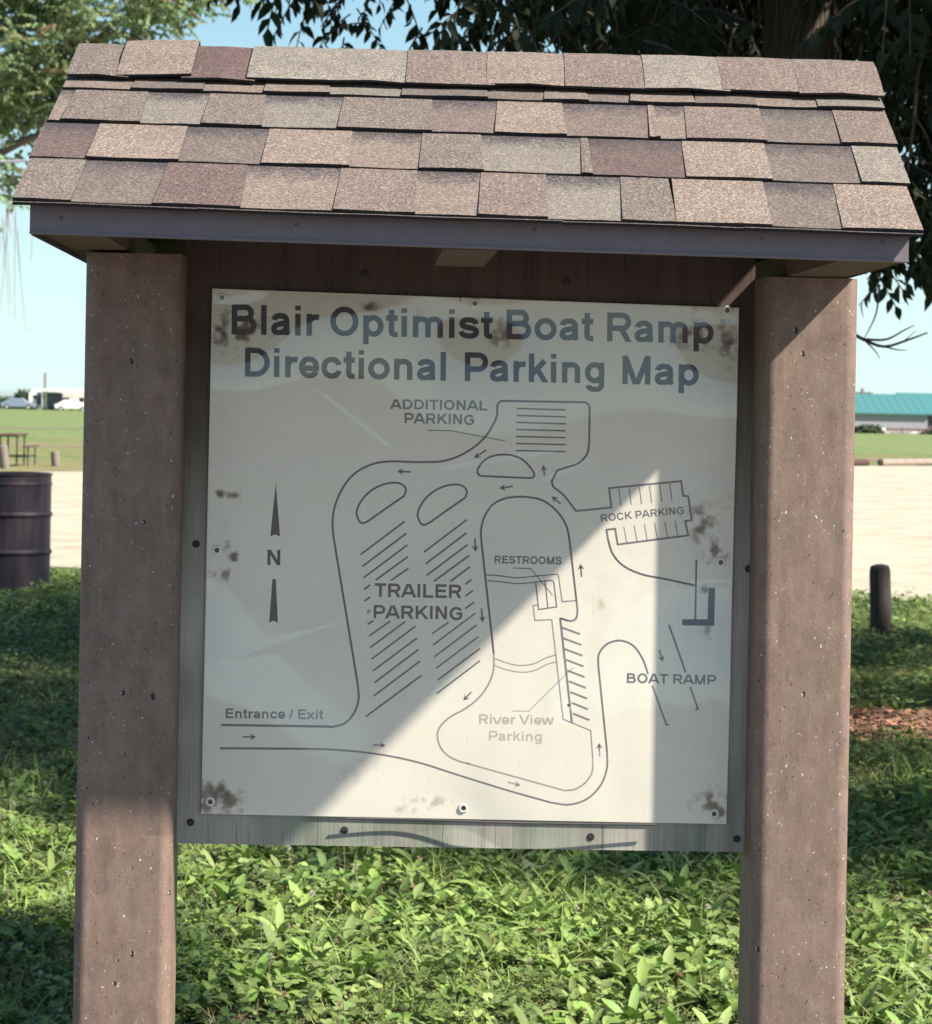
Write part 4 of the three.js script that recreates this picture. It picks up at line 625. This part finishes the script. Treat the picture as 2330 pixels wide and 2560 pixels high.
// ------------------------------------------------------------------ far tree at left
{
  const t = thing('willow_tree', 'pale green loose tree in full sun beyond the lot at upper left', 'tree', [-11.2, 0, -45]);
  const bark = std({ color: lin(.12, .09, .075), roughness: 1 });
  part('trunk', limb([V(0, -.1, 0), V(.1, 2, 0), V(.2, 4, .2), V(.5, 6.2, .3)], [.42, .36, .32, .24], 16, 20, .25, 4), bark, t);
  const o = V(-11.2, 0, -45), rel = (p) => V(...p).sub(o);
  for (const [a, b] of [[[V(.5, 6, .3), rel([-8.614, 7.501, -45.000]), rel([-7.700, 7.886, -44.600]), rel([-6.923, 8.123, -44.400]), rel([-6.443, 8.210, -44.300]), rel([-5.974, 8.069, -44.300])], [.10, .085, .075, .07, .04]], [[V(.3, 4.6, .2), rel([-8.458, 6.203, -44.800]), rel([-7.843, 6.397, -44.500]), rel([-7.361, 6.507, -44.400])], [.09, .08, .06, .03]], [[V(.5, 6, .3), V(.2, 8, .6), V(1, 10, .5)], [.2, .13, .05]], [[rel([-6.923, 8.123, -44.400]), rel([-6.342, 8.550, -44.200]), rel([-5.577, 8.810, -44.000])], [.06, .045, .02]], [[V(.4, 5.6, .2), V(-1.6, 7.2, -.6), V(-3, 8, -1)], [.16, .1, .04]]]) part('branch', limb(a, b, 9, 16, .15, 6), bark, t);
  const vs = [1, 2].map((k) => twigGeo(160 + k, 18, .5, .085, .05, .3)), L = [[], []];
  const add = (x, y, d) => { const k = L[0].length > L[1].length ? 1 : 0, q = rr(.7, 1.3); L[k].push({ m: M4(V(x, y, -d).sub(o), Q(rr(-.6, .6), rr(0, 6.28), rr(-.6, .6)), rr(.7, 1.3)), c: R() < .06 ? lin(.24, .17, .09) : lin(.22 * q * rr(.85, 1.15), .295 * q, .135 * q) }); };
  for (const [cx, cy, cd, rx, ry, rd, n] of [[-9.6, 7.6, 45, 2.9, 2.2, 2.4, 3300], [-8.2, 8.8, 45, 2.4, 1.8, 2.2, 2300], [-6.4, 9.2, 44.5, 1.8, 1.1, 1.5, 760], [-9.5, 6.0, 44.6, 1.5, 1.3, 1.4, 900], [-8.2, 7.2, 44.8, 1.2, 1.2, 1.4, 600], [-12, 9, 45, 3.4, 3, 3, 1500], [-9.2, 10.8, 45, 3.6, 1.6, 3, 1300]]) for (let i = 0; i < n; i++) {
    const a = rr(0, 6.283), u = rr(-1, 1), w = Math.sqrt(1 - u * u), k = Math.pow(R(), .4), x = cx + rx * w * k * Math.cos(a), y = cy + ry * u * k, d = cd + rd * w * k * Math.sin(a);
    if (fbm(x * 1.5 + 4, y * 1.7 + d * .5, 91, 3) < .46) continue;
    add(x, y, d);
  }
  for (let i = 0; i < 90; i++) { const k = R(); add(lerp(-6.2, -4.35, k) + rr(-.25, .25), lerp(8.75, 9.05, k) + rr(-.22, .2), 44.3 + rr(-.3, .3)); }
  vs.forEach((v, i) => instanced('crown', v.leaves, leafMat(lin(1, 1, 1), .4, .7), L[i], t, true));
  const gs = [];
  for (let i = 0; i < 18; i++) { const x = -8.6 + gauss() * .26, y = rr(4.6, 5.9), l = rr(.7, 2.1), s = rr(-.2, .25); gs.push(limb([V(x, y, -44.6).sub(o), V(x + s * .4, y - l * .5, -44.6).sub(o), V(x + s, y - l, -44.6 + rr(-.2, .2)).sub(o)], [.007, .003], 4, 6)); }
  instancedless('hanging_twigs', gs, t, std({ color: lin(.22, .17, .13), roughness: 1 }));
  tag(part('overhead_cable', limb([V(-9.4, 5.28, -38), V(-8.2, 5.2, -38), V(-6.2, 5.28, -38)], [.02, .02], 6, 12), std({ color: lin(.3, .3, .32) }), scene), 'thin grey cable crossing the sky at the left edge', 'cable');
}
function instancedless(name, gs, parent, mat) { const m = part(name, mergeGeometries(gs), mat, parent); m.userData.kind = 'stuff'; return m; }

// ------------------------------------------------------------------ far things: campers, cars, poles, bushes, the teal-roofed building
const white = std({ color: lin(.78, .76, .7), roughness: .4 }), darkGlass = std({ color: lin(.03, .04, .06), roughness: .15 }), rubber = std({ color: lin(.02, .02, .02), roughness: .9 });
const wheelG = new THREE.CylinderGeometry(.34, .34, .24, 20).rotateX(Math.PI / 2);
function sideBody(pts, depth, bevel = .06) { const s = new THREE.Shape(); pts.forEach(([x, y], i) => i ? s.lineTo(x, y) : s.moveTo(x, y)); s.closePath(); return new THREE.ExtrudeGeometry(s, { depth, bevelEnabled: true, bevelSize: bevel, bevelThickness: bevel, bevelSegments: 3 }).translate(0, 0, -depth / 2); }
function camper(label, pos, turn, len, h, tarp) {
  const t = thing('camper_trailer', label, 'camper trailer', pos, turn);
  part('body', sideBody([[-len / 2, .55], [len / 2 - .2, .55], [len / 2, 1], [len / 2 - .15, h - .3], [len / 2 - .6, h], [-len / 2 + .5, h], [-len / 2, h - .5]], 2.3), white, t);
  for (const x of [-len * .22, len * .2]) part('window', rbox(len * .18, .55, .04, .01, x, h * .62, 1.22), darkGlass, t);
  part('door', rbox(.65, 1.7, .04, .01, 0, 1.5, 1.22), tarp, t);
  for (const x of [-.45, .45]) { const w = part('wheel', wheelG.clone().translate(x, .34, 1.05), rubber, t); part('rim', new THREE.CylinderGeometry(.18, .18, .03, 14).rotateX(Math.PI / 2).translate(x, .34, 1.19), white, w); }
  part('hitch', box(1.1, .1, .12, len / 2 + .6, .5, 0), rubber, t);
}
const navy = std({ color: lin(.09, .09, .15), roughness: .7 });
camper('rounded white camper trailer beside a dark tarp, at far left', [-56.6, 0, -320], .15, 2.6, 2.75, navy);
camper('long white camper trailer with dark windows, nearest the left post', [-51.8, 0, -321], -.05, 5.6, 2.35, white);
{
  const t = thing('tarped_load', 'dark blue tarped load standing between the two campers', 'tarp', [-54.4, 0, -319.5]);
  part('tarp', rbox(1.9, 2.2, 1.6, .12, 0, 1.25, 0), navy, t); part('pallet', box(2, .16, 1.7, 0, .08, 0), oldWood, t);
  const a = thing('awning', 'white shade canopy on poles above the campers', 'canopy', [-52.9, 0, -317.8]);
  part('canopy_top', sideBody([[-3.1, 2.45], [3.1, 2.4], [2.6, 2.75], [0, 2.95], [-2.6, 2.8]], 2, .03), white, a);
  for (const x of [-2.8, 2.8]) for (const z of [-.9, .9]) part('pole', new THREE.CylinderGeometry(.04, .04, 2.5, 8).translate(x, 1.25, z), white, a);
}
function car(label, pos, turn, paint, pickup, group) {
  const t = thing(pickup ? 'pickup_truck' : 'parked_car', label, pickup ? 'pickup truck' : 'car', pos, turn, group);
  part('body', sideBody(pickup ? [[-2.4, .5], [2.5, .5], [2.55, .95], [1.4, 1.1], [.8, 1.75], [-.5, 1.75], [-.6, 1.1], [-2.4, 1.1]] : [[-2.1, .4], [2.1, .4], [2.2, .8], [1.2, .95], [.5, 1.45], [-1, 1.45], [-1.8, .95], [-2.2, .85]], 1.5), paint, t);
  part('window', sideBody(pickup ? [[-.4, 1.15], [1.2, 1.15], [.7, 1.66], [-.4, 1.66]] : [[-1.5, .98], [1, .98], [.42, 1.37], [-.95, 1.37]], 1.56, .02), darkGlass, t);
  for (const x of [-1.4, 1.4]) for (const z of [-.72, .72]) { const w = part('wheel', wheelG.clone().translate(x, .34, z), rubber, t); part('rim', new THREE.CylinderGeometry(.19, .19, .26, 14).rotateX(Math.PI / 2).translate(x, .34, z), std({ color: lin(.45, .45, .47), roughness: .4 }), w); }
  for (const z of [-.55, .55]) { part('headlight', rbox(.05, .14, .3, .01, pickup ? 2.58 : 2.22, .78, z), white, t); }
}
car('white car parked low in front of the campers, beside the left post', [-50.9, -.1, -312], .1, white, false);
car('blue grey car parked left of the campers', [-58.6, 0, -316], .05, std({ color: lin(.22, .27, .36), roughness: .35 }), false);
function bush(label, x, d, w, h, y = 0) {
  const t = thing('bush', label, 'bush', [x, y, -d]), l = [], g = mergeGeometries(Array.from({ length: 9 }, (_, i) => put(leaf(.34, .2, { seg: 2, fold: .3 }), V(rr(-.2, .2), rr(-.15, .15), rr(-.2, .2)), Q(rr(-.5, 1), rr(0, 6.28), 0))));
  for (let i = 0; i < 330; i++) { const a = rr(0, 6.28), u = rr(-.6, 1), k = Math.cbrt(R()), c = Math.sqrt(1 - u * u * .8), q = rr(.6, 1.3); l.push({ m: M4(V(w / 2 * c * k * Math.cos(a), h * (.4 + .58 * u * k), w / 2 * c * k * Math.sin(a)), Q(rr(-.4, .6), rr(0, 6.28), 0), rr(.8, 1.4)), c: lin(.07 * q, .105 * q, .045 * q) }); }
  instanced('foliage', g, leafMat(lin(1, 1, 1), .3), l, t, true);
  part('stem', limb([V(0, -.2, 0), V(.05, h * .3, 0), V(0, h * .6, 0)], [.12, .08, .03], 7, 6), twigMat, t);
}
bush('round dark green bush left of the white campers', -61.2, 335, 3.4, 2.9); bush('low green bush at the left edge of the far field', -65.5, 340, 4.5, 1.9); bush('low bush behind the long camper', -47.6, 345, 4, 1.6); bush('small green bush at the far left horizon', -70.5, 350, 5, 1.7);
bush('green weeds standing before the grey wall, beside the right post', 30.6, 184, 2.2, .75, -.2); bush('brown green scrub at the right before the building', 36.3, 183, 3, .5, -.2);
function pole(label, x, y, d, h, arm) {
  const t = thing('utility_pole', label, 'utility pole', [x, y, -d]);
  part('mast', new THREE.CylinderGeometry(.16, .22, h, 10).translate(0, h / 2, 0), std({ color: lin(.22, .19, .17), roughness: 1 }), t);
  if (arm) { part('crossarm', box(2.2, .2, .2, 0, h - .5, 0), oldWood, t); for (const k of [-.9, 0, .9]) part('insulator', new THREE.CylinderGeometry(.08, .1, .26, 8).translate(k, h - .28, 0), white, t); }
}
pole('bare wooden pole rising behind the campers', -56.2, 0, 322, 5.0, false);
pole('short utility pole with a crossarm behind the teal roof', 43, -1.75, 262, 6.0, true);
{
  const b = thing('metal_building', 'long grey building with a teal metal roof across the lot', 'building', [33.6, -1.75, -234]), wall = std({ color: lin(.36, .34, .38), roughness: .8 }), cream = std({ color: lin(.62, .57, .47), roughness: .8 }), teal = std({ color: lin(.065, .20, .195), roughness: .5 });
  const W = 20, D = 12, H = 3.32, rh = 1.75;
  part('wall', box(W, H, .25, 0, H / 2, D / 2), wall, b, 'grey front wall'); part('wall', box(W, H, .25, 0, H / 2, -D / 2), wall, b);
  for (const s of [-1, 1]) part('wall', sideBody([[-D / 2 + .13, 0], [D / 2 - .13, 0], [D / 2 - .13, H], [0, H + rh - .1], [-D / 2 + .13, H]], .2, .001).rotateY(Math.PI / 2).translate(s * (W / 2 - .1), 0, 0), cream, b, 'cream gable wall');
  const roofB = part('roof', mergeGeometries([1, -1].map((s) => hexa([V(-W / 2 - .4, H - .1, s * (D / 2 + .45)), V(W / 2 + .4, H - .1, s * (D / 2 + .45)), V(W / 2 + .4, H + rh, 0), V(-W / 2 - .4, H + rh, 0)], [V(-W / 2 - .4, H + .02, s * (D / 2 + .45)), V(W / 2 + .4, H + .02, s * (D / 2 + .45)), V(W / 2 + .4, H + rh + .12, 0), V(-W / 2 - .4, H + rh + .12, 0)]))), teal, b, 'teal metal roof');
  for (let i = 0; i < 27; i++) part('roof_seam', box(.03, .025, 6.7, 0, 0, 0).applyMatrix4(M4(V(-W / 2 + i * .77, H + rh / 2 + .11, D / 4 + .11), Q(Math.atan2(rh + .1, D / 2 + .45), 0, 0), 1)), teal, roofB);
  part('roof_vent', box(3, .18, .5, 2.5, H + rh + .12, .1), std({ color: lin(.12, .2, .2) }), roofB); part('roof_vent', box(2.8, .1, .5, -1, H + .85, 3.1), std({ color: lin(.1, .22, .22) }), roofB);
  part('door', box(1.6, 2.3, .1, -5.4, 1.15, D / 2 + .13), std({ color: lin(.5, .52, .55) }), b); part('light', box(.7, .22, .25, 1.2, H - .5, D / 2 + .2), navy, b);
  const c = thing('metal_shed', 'second building with a teal roof behind and right of the first', 'building', [54.5, -1.75, -252]);
  part('wall', box(18, 3.3, 12, 0, 1.65, 0), std({ color: lin(.10, .095, .11), roughness: .9 }), c);
  part('roof', mergeGeometries([1, -1].map((s) => hexa([V(-9.6, 3.25, s * 6.5), V(9.6, 3.25, s * 6.5), V(9.6, 5.4, 0), V(-9.6, 5.4, 0)], [V(-9.6, 3.37, s * 6.5), V(9.6, 3.37, s * 6.5), V(9.6, 5.52, 0), V(-9.6, 5.52, 0)]))), teal, c);
}
car('white pickup truck parked before the grey building, beside the right post', [35.7, -1.5, -212], .3, white, true);
car('white car parked under the cream gable end', [40.6, -1.55, -214], -.1, white, false);
car('white truck at the right edge beside the shed', [45.6, -1.3, -224], .9, white, true);
{
  const t = thing('flatbed_trailer', 'rusty red flatbed trailer before the grey wall', 'trailer', [37.9, -1.2, -207], .05), m = std({ color: lin(.2, .075, .06), roughness: .8 });
  part('bed', box(4.2, .22, 2, 0, .95, 0), m, t); for (const x of [-2, -.7, .7, 2]) part('stake', box(.08, .5, .08, x, 1.3, .95), m, t); part('side_board', box(4.2, .16, .05, 0, 1.42, .95), m, t);
  for (const x of [-.5, .5]) part('wheel', wheelG.clone().translate(x, .36, .95), rubber, t);
  part('hitch', box(1.2, .1, .1, -2.7, .85, 0), m, t);
}

scene.traverse((o) => { if (o.isMesh) o.castShadow = o.receiveShadow = true; });
renderer.render(scene, camera);
